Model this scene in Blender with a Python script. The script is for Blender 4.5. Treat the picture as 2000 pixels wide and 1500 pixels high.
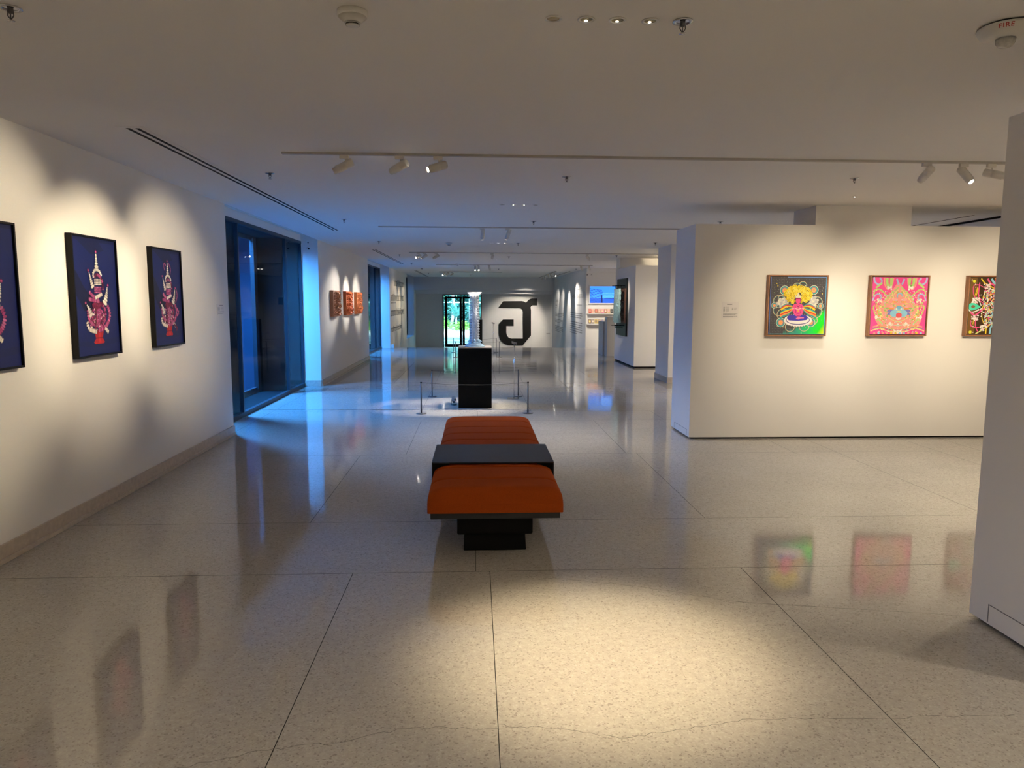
import bpy, bmesh, math, random
from mathutils import Vector, Matrix
for o in list(bpy.data.objects): bpy.data.objects.remove(o)
S = bpy.context.scene; C = S.collection; PI = math.pi
rnd = random.Random(7)

# ------------------------------------------------------------------ camera
cam = bpy.data.cameras.new('camera'); co = bpy.data.objects.new('camera', cam); C.objects.link(co)
cam.sensor_width = 36; cam.lens = 1398.94/2000*36; cam.clip_start = .05; cam.clip_end = 300
R = Vector((0.99873068, -0.05023122, 0.00372224)); U = Vector((0.00209321, 0.115227, 0.99333698)); F = Vector((0.05032543, 0.99206833, -0.11518589))
co.matrix_world = Matrix(((R.x, U.x, -F.x, 0), (R.y, U.y, -F.y, 0), (R.z, U.z, -F.z, 1.6), (0, 0, 0, 1)))
S.camera = co
# ------------------------------------------------------------------ exposure, world, daylight
S.view_settings.view_transform = 'Standard'; S.view_settings.look = 'None'
S.view_settings.gamma = 1; S.view_settings.exposure = 0.5; S.view_settings.use_curve_mapping = False
S.cycles.use_denoising = True
S.cycles.max_bounces = 12; S.cycles.diffuse_bounces = 10; S.cycles.glossy_bounces = 4; S.cycles.transparent_max_bounces = 12
S.cycles.caustics_reflective = False; S.cycles.caustics_refractive = False
S.cycles.sample_clamp_indirect = 4
W = bpy.data.worlds.new('world'); S.world = W; W.use_nodes = True
W.node_tree.nodes['Background'].inputs[0].default_value = (.35, .78, 1, 1)
W.node_tree.nodes['Background'].inputs[1].default_value = 3.2
WARM = (1, .82, .56); NEUT = (1, .90, .76); DAY = (.06, .355, 1)
def area_light(name, loc, target, sx, sy, power, col):
    l = bpy.data.lights.new(name, 'AREA'); l.shape = 'RECTANGLE'; l.size = sx; l.size_y = sy; l.energy = power; l.color = col
    o = bpy.data.objects.new(name, l); C.objects.link(o); o.location = loc
    d = (Vector(target)-Vector(loc)); o.rotation_euler = d.to_track_quat('-Z', 'X').to_euler(); return o
sun = bpy.data.lights.new('sun', 'SUN'); sun.energy = 9; sun.angle = .02; sun.color = (.85, 1, .95)
so = bpy.data.objects.new('sun', sun); C.objects.link(so); so.rotation_euler = Vector((-.35, 1, -.9)).to_track_quat('-Z', 'Y').to_euler()
# the three light shafts outside the left windows (sky above each shaft)
for (y0, y1, pw) in ((8.6, 13.5, 2700), (19.6, 24.4, 1900), (30.3, 34.0, 300)):
    area_light('shaft_daylight', (-4.95, (y0+y1)/2+.2, 3.65), (-2.4, (y0+y1)/2-.9, 0), 6.2, 1.3, pw, DAY)

# ------------------------------------------------------------------ materials
MT = {}
def mat(name, col, rough=.5, metal=0, emit=None, es=0, spec=.5, noise=None, bump=None, alpha=None, coat=0):
    if name in MT: return MT[name]
    m = bpy.data.materials.new(name); m.use_nodes = True; N = m.node_tree.nodes; L = m.node_tree.links; b = N['Principled BSDF']
    b.inputs['Base Color'].default_value = (*col, 1); b.inputs['Roughness'].default_value = rough; b.inputs['Metallic'].default_value = metal
    b.inputs['Specular IOR Level'].default_value = spec
    if coat: b.inputs['Coat Weight'].default_value = coat
    if emit: b.inputs['Emission Color'].default_value = (*emit, 1); b.inputs['Emission Strength'].default_value = es
    tc = N.new('ShaderNodeTexCoord')
    nz = N.new('ShaderNodeTexNoise'); nz.inputs['Scale'].default_value = (noise or (8, .04))[0]; L.new(tc.outputs['Object'], nz.inputs['Vector'])
    a = (noise or (8, .04))[1]
    mx = N.new('ShaderNodeMixRGB'); mx.inputs[1].default_value = (*[c*(1-a) for c in col], 1); mx.inputs[2].default_value = (*[min(1, c*(1+a)) for c in col], 1)
    L.new(nz.outputs[0], mx.inputs[0]); L.new(mx.outputs[0], b.inputs['Base Color'])
    if bump:
        n2 = N.new('ShaderNodeTexNoise'); n2.inputs['Scale'].default_value = bump[0]; L.new(tc.outputs['Object'], n2.inputs['Vector'])
        bp = N.new('ShaderNodeBump'); bp.inputs['Strength'].default_value = bump[1]; bp.inputs['Distance'].default_value = bump[2]
        L.new(n2.outputs[0], bp.inputs['Height']); L.new(bp.outputs[0], b.inputs['Normal'])
    MT[name] = m; return m
def attr_mat(name, rough=.4, metal=0, emit=0, foil=False):
    if name in MT: return MT[name]
    m = bpy.data.materials.new(name); m.use_nodes = True; N = m.node_tree.nodes; L = m.node_tree.links; b = N['Principled BSDF']
    a = N.new('ShaderNodeAttribute'); a.attribute_name = 'Col'; L.new(a.outputs['Color'], b.inputs['Base Color'])
    b.inputs['Roughness'].default_value = rough; b.inputs['Metallic'].default_value = metal; b.inputs['Specular IOR Level'].default_value = .25
    if emit: L.new(a.outputs['Color'], b.inputs['Emission Color']); b.inputs['Emission Strength'].default_value = emit
    MT[name] = m; return m
def glass_mat(name, tint=(1, 1, 1), rough=.02, refl=.12):
    if name in MT: return MT[name]
    m = bpy.data.materials.new(name); m.use_nodes = True; N = m.node_tree.nodes; L = m.node_tree.links
    for n in list(N): N.remove(n)
    o = N.new('ShaderNodeOutputMaterial'); t = N.new('ShaderNodeBsdfTransparent'); t.inputs[0].default_value = (*tint, 1)
    g = N.new('ShaderNodeBsdfGlossy'); g.inputs['Roughness'].default_value = rough
    lw = N.new('ShaderNodeLayerWeight'); lw.inputs[0].default_value = .5; mx = N.new('ShaderNodeMixShader')
    pw = N.new('ShaderNodeMath'); pw.operation = 'POWER'; pw.inputs[1].default_value = 5; L.new(lw.outputs['Facing'], pw.inputs[0])
    ml = N.new('ShaderNodeMath'); ml.operation = 'MULTIPLY_ADD'; ml.inputs[1].default_value = .25; ml.inputs[2].default_value = refl*.12; L.new(pw.outputs[0], ml.inputs[0])
    L.new(ml.outputs[0], mx.inputs[0]); L.new(t.outputs[0], mx.inputs[1]); L.new(g.outputs[0], mx.inputs[2]); L.new(mx.outputs[0], o.inputs[0])
    MT[name] = m; return m
WALL = mat('wall_paint', (.84, .82, .785), .65, noise=(3, .012), bump=(180, .05, .001))
CEIL = mat('ceiling_paint', (.84, .825, .80), .75, noise=(2, .01))
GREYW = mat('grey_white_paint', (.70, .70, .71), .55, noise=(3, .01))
BLACK = mat('black_gap', (.006, .006, .006), .7, spec=.1)
STEEL = mat('blackened_steel', (.020, .023, .028), .45, metal=.2, spec=.35, noise=(6, .35), bump=(40, .05, .002))
BASEM = mat('black_base', (.003, .003, .003), .5, spec=.12)
CHROME = mat('chrome', (.62, .62, .63), .2, metal=1)
DMETAL = mat('dull_metal', (.10, .10, .11), .4, metal=.3, spec=.4)
NAVY = mat('navy_panel', (.003, .008, .012), .6, spec=.1, noise=(4, .1))
FRAMEB = mat('window_frame', (.03, .042, .055), .5, spec=.3)
SHAFTW = mat('shaft_wall', (.05, .10, .17), .8, noise=(1.2, .35))
FIXT = mat('fixture_cream', (.66, .63, .58), .4)
WHITEP = mat('white_plastic', (.72, .71, .68), .35)
INK = mat('wall_ink', (.04, .04, .045), .6)
INKG = mat('grey_ink', (.22, .22, .23), .6)
PAINT = attr_mat('printed_art', .45)
GLOSSP = attr_mat('glossy_print', .35)
def lamp_glow(): return mat('lamp_lens', (1, 1, 1), .3, emit=(1, .93, .80), es=14)

def terrazzo():
    m = bpy.data.materials.new('terrazzo'); m.use_nodes = True; N = m.node_tree.nodes; L = m.node_tree.links; b = N['Principled BSDF']
    g = N.new('ShaderNodeNewGeometry')
    v = N.new('ShaderNodeTexVoronoi'); v.inputs['Scale'].default_value = 150; L.new(g.outputs['Position'], v.inputs['Vector'])
    sx = N.new('ShaderNodeSeparateXYZ'); L.new(v.outputs['Color'], sx.inputs[0])
    r = N.new('ShaderNodeValToRGB'); e = r.color_ramp.elements
    e[0].position = 0; e[0].color = (.33, .30, .27, 1); e[1].position = 1; e[1].color = (.56, .525, .48, 1)
    for p, c in ((.05, (.37, .335, .30, 1)), (.12, (.47, .435, .39, 1)), (.85, (.51, .475, .43, 1))):
        x = e.new(p); x.color = c
    L.new(sx.outputs[0], r.inputs[0])
    n = N.new('ShaderNodeTexNoise'); n.inputs['Scale'].default_value = 28; n.inputs['Detail'].default_value = 6; L.new(g.outputs['Position'], n.inputs['Vector'])
    n1 = N.new('ShaderNodeTexNoise'); n1.inputs['Scale'].default_value = 1.1; n1.inputs['Detail'].default_value = 4; L.new(g.outputs['Position'], n1.inputs['Vector'])
    mx = N.new('ShaderNodeMixRGB'); mx.blend_type = 'MULTIPLY'; mx.inputs[0].default_value = .3; L.new(r.outputs[0], mx.inputs[1]); L.new(n.outputs[0], mx.inputs[2])
    m2 = N.new('ShaderNodeMixRGB'); m2.blend_type = 'MULTIPLY'; m2.inputs[0].default_value = .25; L.new(mx.outputs[0], m2.inputs[1]); L.new(n1.outputs[0], m2.inputs[2])
    hs = N.new('ShaderNodeHueSaturation'); hs.inputs['Value'].default_value = 1.12; L.new(m2.outputs[0], hs.inputs['Color'])
    L.new(hs.outputs[0], b.inputs['Base Color'])
    b.inputs['Roughness'].default_value = .06; b.inputs['IOR'].default_value = 1.6
    mp = N.new('ShaderNodeMapping'); mp.inputs['Scale'].default_value = (1, 1.7, 1); L.new(g.outputs['Position'], mp.inputs[0])
    n2 = N.new('ShaderNodeTexNoise'); n2.inputs['Scale'].default_value = 1.5; n2.inputs['Detail'].default_value = 1.5; L.new(mp.outputs[0], n2.inputs['Vector'])
    bp = N.new('ShaderNodeBump'); bp.inputs['Strength'].default_value = .35; bp.inputs['Distance'].default_value = .006
    L.new(n2.outputs[0], bp.inputs['Height']); L.new(bp.outputs[0], b.inputs['Normal'])
    return m
TERR = terrazzo()
STONE = mat('travertine', (.50, .43, .36), .35, noise=(25, .25))
ORANGE = mat('orange_felt', (.27, .046, .006), .95, spec=.08, noise=(300, .25), bump=(400, .2, .0006))
WALNUT = mat('walnut_frame', (.30, .135, .06), .45, noise=(30, .3))

# ------------------------------------------------------------------ mesh helpers
def bx(bm, x0, x1, y0, y1, z0, z1, mi=0, M=None):
    vs = [bm.verts.new((x, y, z)) for x in (x0, x1) for y in (y0, y1) for z in (z0, z1)]
    for f in ((0, 1, 3, 2), (4, 6, 7, 5), (0, 4, 5, 1), (2, 3, 7, 6), (0, 2, 6, 4), (1, 5, 7, 3)):
        q = bm.faces.new([vs[i] for i in f]); q.material_index = mi
    if M is not None:
        for v in vs: v.co = M @ v.co
    return vs
def tube(bm, p, q, r, n=12, r2=None, mi=0, cap=True):
    p = Vector(p); q = Vector(q); d = (q-p).normalized(); a = d.orthogonal().normalized(); b = d.cross(a); r2 = r if r2 is None else r2
    A = [bm.verts.new(p+(a*math.cos(2*PI*i/n)+b*math.sin(2*PI*i/n))*r) for i in range(n)]
    B = [bm.verts.new(q+(a*math.cos(2*PI*i/n)+b*math.sin(2*PI*i/n))*r2) for i in range(n)]
    for i in range(n):
        f = bm.faces.new((A[i], A[(i+1) % n], B[(i+1) % n], B[i])); f.material_index = mi; f.smooth = True
    if cap:
        bm.faces.new(A[::-1]).material_index = mi; bm.faces.new(B).material_index = mi
def lathe(bm, prof, n=32, loc=(0, 0, 0), mi=0, M=None):
    rings = []
    for r, z in prof:
        ring = []
        for i in range(n):
            v = Vector((r*math.cos(2*PI*i/n), r*math.sin(2*PI*i/n), z))
            if M is not None: v = M @ v
            ring.append(bm.verts.new(v+Vector(loc)))
        rings.append(ring)
    for a, b in zip(rings, rings[1:]):
        for i in range(n):
            f = bm.faces.new((a[i], a[(i+1) % n], b[(i+1) % n], b[i])); f.material_index = mi; f.smooth = True
    if prof[0][0] > 1e-4: bm.faces.new(rings[0][::-1]).material_index = mi
    if prof[-1][0] > 1e-4: bm.faces.new(rings[-1]).material_index = mi
def path_tube(bm, pts, r, n=8, mi=0):
    rings = []
    for i, p in enumerate(pts):
        p = Vector(p); d = (Vector(pts[min(i+1, len(pts)-1)])-Vector(pts[max(i-1, 0)])).normalized()
        a = d.cross(Vector((.3, .2, 1))).normalized(); b = d.cross(a)
        rings.append([bm.verts.new(p+(a*math.cos(2*PI*k/n)+b*math.sin(2*PI*k/n))*r) for k in range(n)])
    for A, B in zip(rings, rings[1:]):
        for k in range(n):
            f = bm.faces.new((A[k], A[(k+1) % n], B[(k+1) % n], B[k])); f.smooth = True; f.material_index = mi
def obj(name, bm, mats, parent=None, bevel=0, label=None, segs=3):
    me = bpy.data.meshes.new(name); bmesh.ops.recalc_face_normals(bm, faces=bm.faces[:]); bm.to_mesh(me); bm.free()
    for m in (mats if isinstance(mats, (list, tuple)) else [mats]): me.materials.append(m)
    o = bpy.data.objects.new(name, me); C.objects.link(o)
    if parent: o.parent = parent
    if bevel:
        b = o.modifiers.new('bevel', 'BEVEL'); b.width = bevel; b.segments = segs; b.limit_method = 'ANGLE'
        for f in me.polygons: f.use_smooth = True
        w = o.modifiers.new('wn', 'WEIGHTED_NORMAL')
    if label: o['label'] = label
    return o
def tag(o, label, cat, group=None, kind=None):
    o['label'] = label; o['category'] = cat
    if group: o['group'] = group
    if kind: o['kind'] = kind
    return o
def thing(name, label, cat, loc=(0, 0, 0), rz=0, group=None):
    o = bpy.data.objects.new(name, None); C.objects.link(o); o.location = loc; o.rotation_euler = (0, 0, rz); o.empty_display_size = .1
    return tag(o, label, cat, group)
def struct(name, bm, m, parent=None, bevel=0):
    o = obj(name, bm, m, parent, bevel)
    if not parent: o['kind'] = 'structure'
    return o
def box_obj(name, b, m, parent=None, bevel=0, label=None):
    bm = bmesh.new(); bx(bm, *b); return obj(name, bm, m, parent, bevel, label)
def box_struct(name, b, m, parent=None, bevel=0):
    bm = bmesh.new(); bx(bm, *b); return struct(name, bm, m, parent, bevel)
def dup(root, loc=None, label=None, rz=None):
    r = root.copy(); C.objects.link(r)
    if loc is not None: r.location = loc
    if rz is not None: r.rotation_euler = (0, 0, rz)
    if label: r['label'] = label
    for ch in list(root.children):
        c = ch.copy(); C.objects.link(c); c.parent = r
        for g in list(ch.children):
            d = g.copy(); C.objects.link(d); d.parent = c
    return r
H = 2.70

# ------------------------------------------------------------------ setting
def build_floor():
    bm = bmesh.new(); bx(bm, -3.22, 7.2, -3.6, 24.65, -.12, 0, 0)
    z = .0006; t = .0035
    def ln(x0, y0, x1, y1, w=t, mi=1):
        d = Vector((x1-x0, y1-y0, 0)).normalized(); n = Vector((-d.y, d.x, 0))*w/2
        a = Vector((x0, y0, z)); b = Vector((x1, y1, z))
        bm.faces.new([bm.verts.new(v) for v in (a-n, b-n, b+n, a+n)]).material_index = mi
    for y in (1.55, 4.11, 5.10, 7.385, 9.53, 10.35, 11.9, 14.1, 16.5, 19.0, 21.5, 23.4):
        ln(-2.88, y, 6.6, y, .004)
    for x, y0, y1 in ((-.727, 1.55, 4.11), (.081, -1, 4.11), (1.60, 1.55, 4.11), (-.004, 4.11, 5.1), (-1.2, 5.1, 7.385), (1.70, 5.1, 7.385), (3.865, 4.11, 8.15),
                      (-.732, 7.385, 9.53), (1.589, 7.385, 9.53), (3.40, 7.3, 8.15), (5.0, 6.7, 8.15), (5.48, 7.385, 8.15), (2.56, 9.53, 10.35), (.02, 9.53, 10.35),
                      (-.79, 10.35, 16.5), (-2.93, 8.6, 13.5), (.8, 10.35, 14.1), (1.7, 11.9, 16.5), (-1.6, 14.1, 19), (.4, 14.1, 19), (2.4, 14.1, 21.5), (-.6, 19, 23.4), (1.2, 19, 23.4)):
        ln(x, y0, x, y1)
    # pale metal strip let into the floor, with its dark slot
    ln(-3.2, 10.57, 1.0, 10.46, .018, 2); z = .0009; ln(-2.03, 10.556, -1.2, 10.485, .02, 1)
    r = random.Random(3)
    def crack(pts, w=.0016):
        global _
        P = []
        for (a, b) in zip(pts, pts[1:]):
            for k in range(10):
                s = k/10; P.append((a[0]+(b[0]-a[0])*s+r.uniform(-.004, .004), a[1]+(b[1]-a[1])*s+r.uniform(-.009, .009)))
        P.append(pts[-1])
        for a, b in zip(P, P[1:]): ln(*a, *b, w)
    z = .0006
    crack([(-1.05, 2.34), (-.75, 2.44), (-.5, 2.47), (-.25, 2.55), (.08, 2.53)]); crack([(.08, 2.55), (.3, 2.52), (.55, 2.45), (.8, 2.5), (1.05, 2.55), (1.6, 2.53), (2.1, 2.53)])
    crack([(.4, 4.0), (.9, 3.85), (1.4, 3.62), (2.0, 3.5)]); crack([(1.4, 3.62), (2.6, 3.38)])
    struct('floor', bm, [TERR, BLACK, CHROME])
build_floor()
bm = bmesh.new(); bx(bm, -3.22, 4.2, 24.65, 35.2, -.78, -.66); bx(bm, -3.22, 3.72, 24.64, 24.7, -.66, -.12); struct('floor_lower', bm, TERR)
# ceiling: one slab with raised coves over the three window recesses
bm = bmesh.new(); bx(bm, -2.892, 7.2, -3.6, 35.3, H, H+.2)
for y0, y1 in ((-3.6, 8.6), (13.5, 19.6), (24.4, 30.3), (34.0, 35.3)): bx(bm, -3.4, -2.892, y0, y1, H, H+.2)
for y0, y1 in ((8.6, 13.5), (19.6, 24.4), (30.3, 34.0)): bx(bm, -3.4, -2.892, y0, y1, H+.105, H+.2)
struct('ceiling', bm, CEIL)
# left wall: solid lengths between the recesses
REC = ((8.6, 13.5, .02), (19.6, 24.4, .02), (30.3, 34.0, .05))
bm = bmesh.new()
for y0, y1, zb in ((-3.6, 8.6, -.1), (13.5, 19.6, -.1), (24.4, 30.3, -.78), (34.0, 35.3, -.78)): bx(bm, -3.4, -2.892, y0, y1, zb, H)
bx(bm, -3.4, -2.892, 30.3, 34.0, -.78, -.02)
for y0, y1, zb in REC: bx(bm, -3.4, -3.2, y0, y1, 2.67, H+.105)      # header above each window
struct('wall_left', bm, WALL)
for i, (y0, y1, zb) in enumerate(REC):
    if i == 0: ys = (y0, 9.97, 12.43, 13.5)
    elif i == 1: ys = (y0, 20.9, 23.3, y1)
    else: ys = (y0, 31.6, 33.4, y1)
    z0 = 0.0 if i < 2 else -.02
    w = thing('window_%d' % (i+1), 'x', 'window'); del w['label']; del w['category']; w['kind'] = 'structure'
    bm = bmesh.new(); fr = .03
    bx(bm, -3.25, -3.19, y0, y1, z0, z0+.06); bx(bm, -3.25, -3.19, y0, y1, 2.625, 2.67)
    for y in ys: bx(bm, -3.245, -3.195, max(y0, y-.018), min(y1, y+.018), z0+.06, 2.625)
    obj('window_frame', bm, FRAMEB, w)
    bm = bmesh.new(); zt = 2.67; D = -3.68                 # deep box panels between inner and outer windows
    bx(bm, D, -3.25, y0-.02, y1+.02, z0-.02, z0+.055); bx(bm, D, -3.25, y0-.02, y1+.02, zt-.03, zt+.03)
    for y in ys: bx(bm, D, -3.25, y-.015, y+.015, z0+.05, zt-.02)
    obj('box_panel', bm, NAVY, w)
    bm = bmesh.new()
    for a, b in list(zip(ys, ys[1:]))[::2]:
        bx(bm, D-.06, D, a, a+.04, z0, zt); bx(bm, D-.06, D, b-.04, b, z0, zt); bx(bm, D-.06, D, a, b, z0, z0+.1); bx(bm, D-.06, D, a, b, zt-.09, zt)
    for a, b in (ys[1:3],):
        bx(bm, D-.06, D, a, a+.10, z0, zt); bx(bm, D-.06, D, b-.19, b, z0, zt); bx(bm, D-.06, D, a, b, z0, z0+.14); bx(bm, D-.06, D, a, b, zt-.09, zt)
        bx(bm, D-.02, D+.02, b-.24, b-.19, z0+.1, zt-.06)
    obj('outer_frame', bm, FRAMEB, w)
    bm = bmesh.new(); bx(bm, -3.222, -3.218, y0, y1, z0+.06, 2.625)
    obj('glass_pane', bm, glass_mat('window_glass', (.93, .97, 1), .01, .06), w)
    # daylight shaft outside
    bm = bmesh.new(); bx(bm, -5.9, -5.8, y0-1, y1+1.6, -1, 4.4); bx(bm, -5.8, -3.4, y0-1.1, y0-1, -1, 4.2); bx(bm, -5.8, -3.4, y1+1.6, y1+1.7, -1, 4.2); bx(bm, -5.9, -3.4, y0-1.1, y1+1.7, -1.1, -1)
    bx(bm, -5.9, -3.4, y0-1.1, y1+1.7, 4.4, 4.5)
    bx(bm, -3.5, -3.4, y0-1, y0, -1, 4.2); bx(bm, -3.5, -3.4, y1, y1+1.6, -1, 4.2); bx(bm, -3.5, -3.4, y0, y1, 2.905, 4.2); bx(bm, -3.5, -3.4, y0, y1, -1, -.05)
    struct('wall_shaft', bm, SHAFTW)
    # blind track in the cove
    bm = bmesh.new(); bx(bm, -3.19, -3.13, y0+.02, y1-.02, H+.085, H+.105); t = struct('trim_%d' % (i+1), bm, WHITEP)
box_struct('trim_4', (-3.40, -2.892, 30.3, 34.0, -.02, .0), mat('sill_paint', (.78, .78, .78), .5))
# baseboards (travertine)
bm = bmesh.new()
for y0, y1 in ((-3.6, 8.6), (13.5, 19.6)): bx(bm, -2.892, -2.874, y0, y1, .0, .112); bx(bm, -2.874, -2.862, y0, y1, 0, .03)
bx(bm, -3.19, -2.892, 13.485, 13.5, 0, .112); 
struct('baseboard_left', bm, STONE, bevel=.003)
box_struct('wall_back', (-3.4, 7.2, -3.8, -3.6, -.1, H), WALL)
box_struct('wall_right', (6.70, 6.9, -3.6, 24.3, -.1, H), WALL)
box_struct('trim_5', (6.68, 6.70, 8.93, 17.0, 2.675, 2.70), BLACK)
# far end
bm = bmesh.new(); bx(bm, -2.892, 3.72, 34.0, 34.5, 2.10, H); bx(bm, -2.892, 3.72, 34.5, 35.0, 1.93, H); struct('wall_soffit', bm, GREYW)
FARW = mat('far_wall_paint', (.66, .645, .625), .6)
bm = bmesh.new(); bx(bm, -2.892, -1.6, 35.0, 35.3, -.66, H); bx(bm, .285, 3.72, 35.0, 35.3, -.66, H); bx(bm, -1.6, .285, 35.0, 35.3, 1.9, H); struct('wall_far', bm, FARW)
bm = bmesh.new(); bx(bm, 3.72, 3.92, 24.3, 35.3, -.78, H); struct('wall_text_side', bm, GREYW)
bm = bmesh.new(); bx(bm, 3.725, 6.7, 24.2, 24.3, -.1, H); bx(bm, 3.725, 6.7, 24.05, 24.2, 2.56, H); struct('wall_shelf_side', bm, WALL)
# hidden white door in the far wall, right of the emblem
d2 = thing('door_2', 'x', 'door'); del d2['label']; del d2['category']; d2['kind'] = 'structure'
bm = bmesh.new(); 
bx(bm, 2.62, 3.66, 34.985, 35.0, -.66, 1.80); obj('door_leaf', bm, FARW, d2)
bm = bmesh.new(); bx(bm, 3.665, 3.72, 34.96, 35.0, -.66, 1.86); obj('door_frame', bm, WHITEP, d2)
bm = bmesh.new(); tube(bm, (3.44, 34.93, .03), (3.62, 34.93, .03), .012); tube(bm, (3.6, 34.93, .03), (3.6, 34.985, .03), .012); obj('door_handle', bm, CHROME, d2)
# glazed double door
d1 = thing('door_1', 'x', 'door'); del d1['label']; del d1['category']; d1['kind'] = 'structure'
bm = bmesh.new(); bx(bm, -1.6, -1.55, 34.98, 35.2, -.66, 1.9); bx(bm, .235, .285, 34.98, 35.2, -.66, 1.9); bx(bm, -1.55, .235, 34.98, 35.2, 1.86, 1.9)
obj('door_frame', bm, BASEM, d1)
for a, b in ((-1.50, -.67), (-.65, .18)):
    bm = bmesh.new(); bx(bm, a, a+.12, 35.05, 35.12, -.64, 1.80); bx(bm, b-.12, b, 35.05, 35.12, -.64, 1.80); bx(bm, a+.12, b-.12, 35.05, 35.12, 1.70, 1.80); bx(bm, a+.12, b-.12, 35.05, 35.12, -.64, -.5)
    lf = obj('door_leaf', bm, BASEM, d1)
    box_obj('door_glass', (a+.12, b-.12, 35.08, 35.085, -.5, 1.70), glass_mat('door_pane', (.95, 1, 1)), lf)
bm = bmesh.new(); bx(bm, -.685, -.655, 35.0, 35.05, .28, .62); obj('door_handle', bm, CHROME, d1)

# ------------------------------------------------------------------ free-standing partitions and columns
def partition(x0, x1, y0, y1, ztop, label, panel=None, gap=.02):
    t = thing('partition_wall', label, 'partition wall', (x0, y0, 0))
    bm = bmesh.new(); bx(bm, 0, x1-x0, 0, y1-y0, gap, ztop); obj('body', bm, WALL, t)
    bm = bmesh.new(); bx(bm, .03, x1-x0-.03, .03, y1-y0-.03, 0, gap); obj('recessed_base', bm, BLACK, t)
    if panel:
        a, b, z0, z1 = panel; bm = bmesh.new()
        for q in ((a, b, z1-.004, z1), (a, a+.005, z0, z1), (b-.005, b, z0, z1)): bx(bm, -.0015, .0005, q[0], q[1], q[2], q[3])
        obj('access_panel', bm, mat('joint_grey', (.2, .2, .2), .6), t)
    return t
partition(2.49, 6.69, 8.15, 8.92, 2.475, 'long white partition wall holding the three square colourful pictures', (.09, .62, .03, .10))
partition(2.53, 6.0, 2.63, 3.40, 2.475, 'white partition wall end nearest the viewer at the right edge', (.08, .64, .03, .12))
partition(3.80, 6.69, 17.05, 19.5, 2.455, 'white partition wall carrying the tall black panel artwork', gap=.04)
def column(x0, x1, y0, y1, z0, label, base=False):
    t = thing('column', label, 'column', (x0, y0, z0))
    bm = bmesh.new(); bx(bm, 0, x1-x0, 0, y1-y0, 0, H-z0); obj('shaft', bm, WALL, t)
    if base:
        bm = bmesh.new(); bx(bm, -.015, x1-x0+.015, -.015, y1-y0+.015, 0, .11); obj('base_trim', bm, STONE, t)
column(3.90, 5.03, 8.2, 8.78, 2.475, 'square column top rising above the long picture partition')
column(3.785, 4.9, 13.9, 14.9, 0, 'white column with stone base seen just left behind the picture partition', True)
column(3.70, 6.6, 18.4, 18.9, 2.455, 'wide white column head above the partition with the black artwork')

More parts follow.
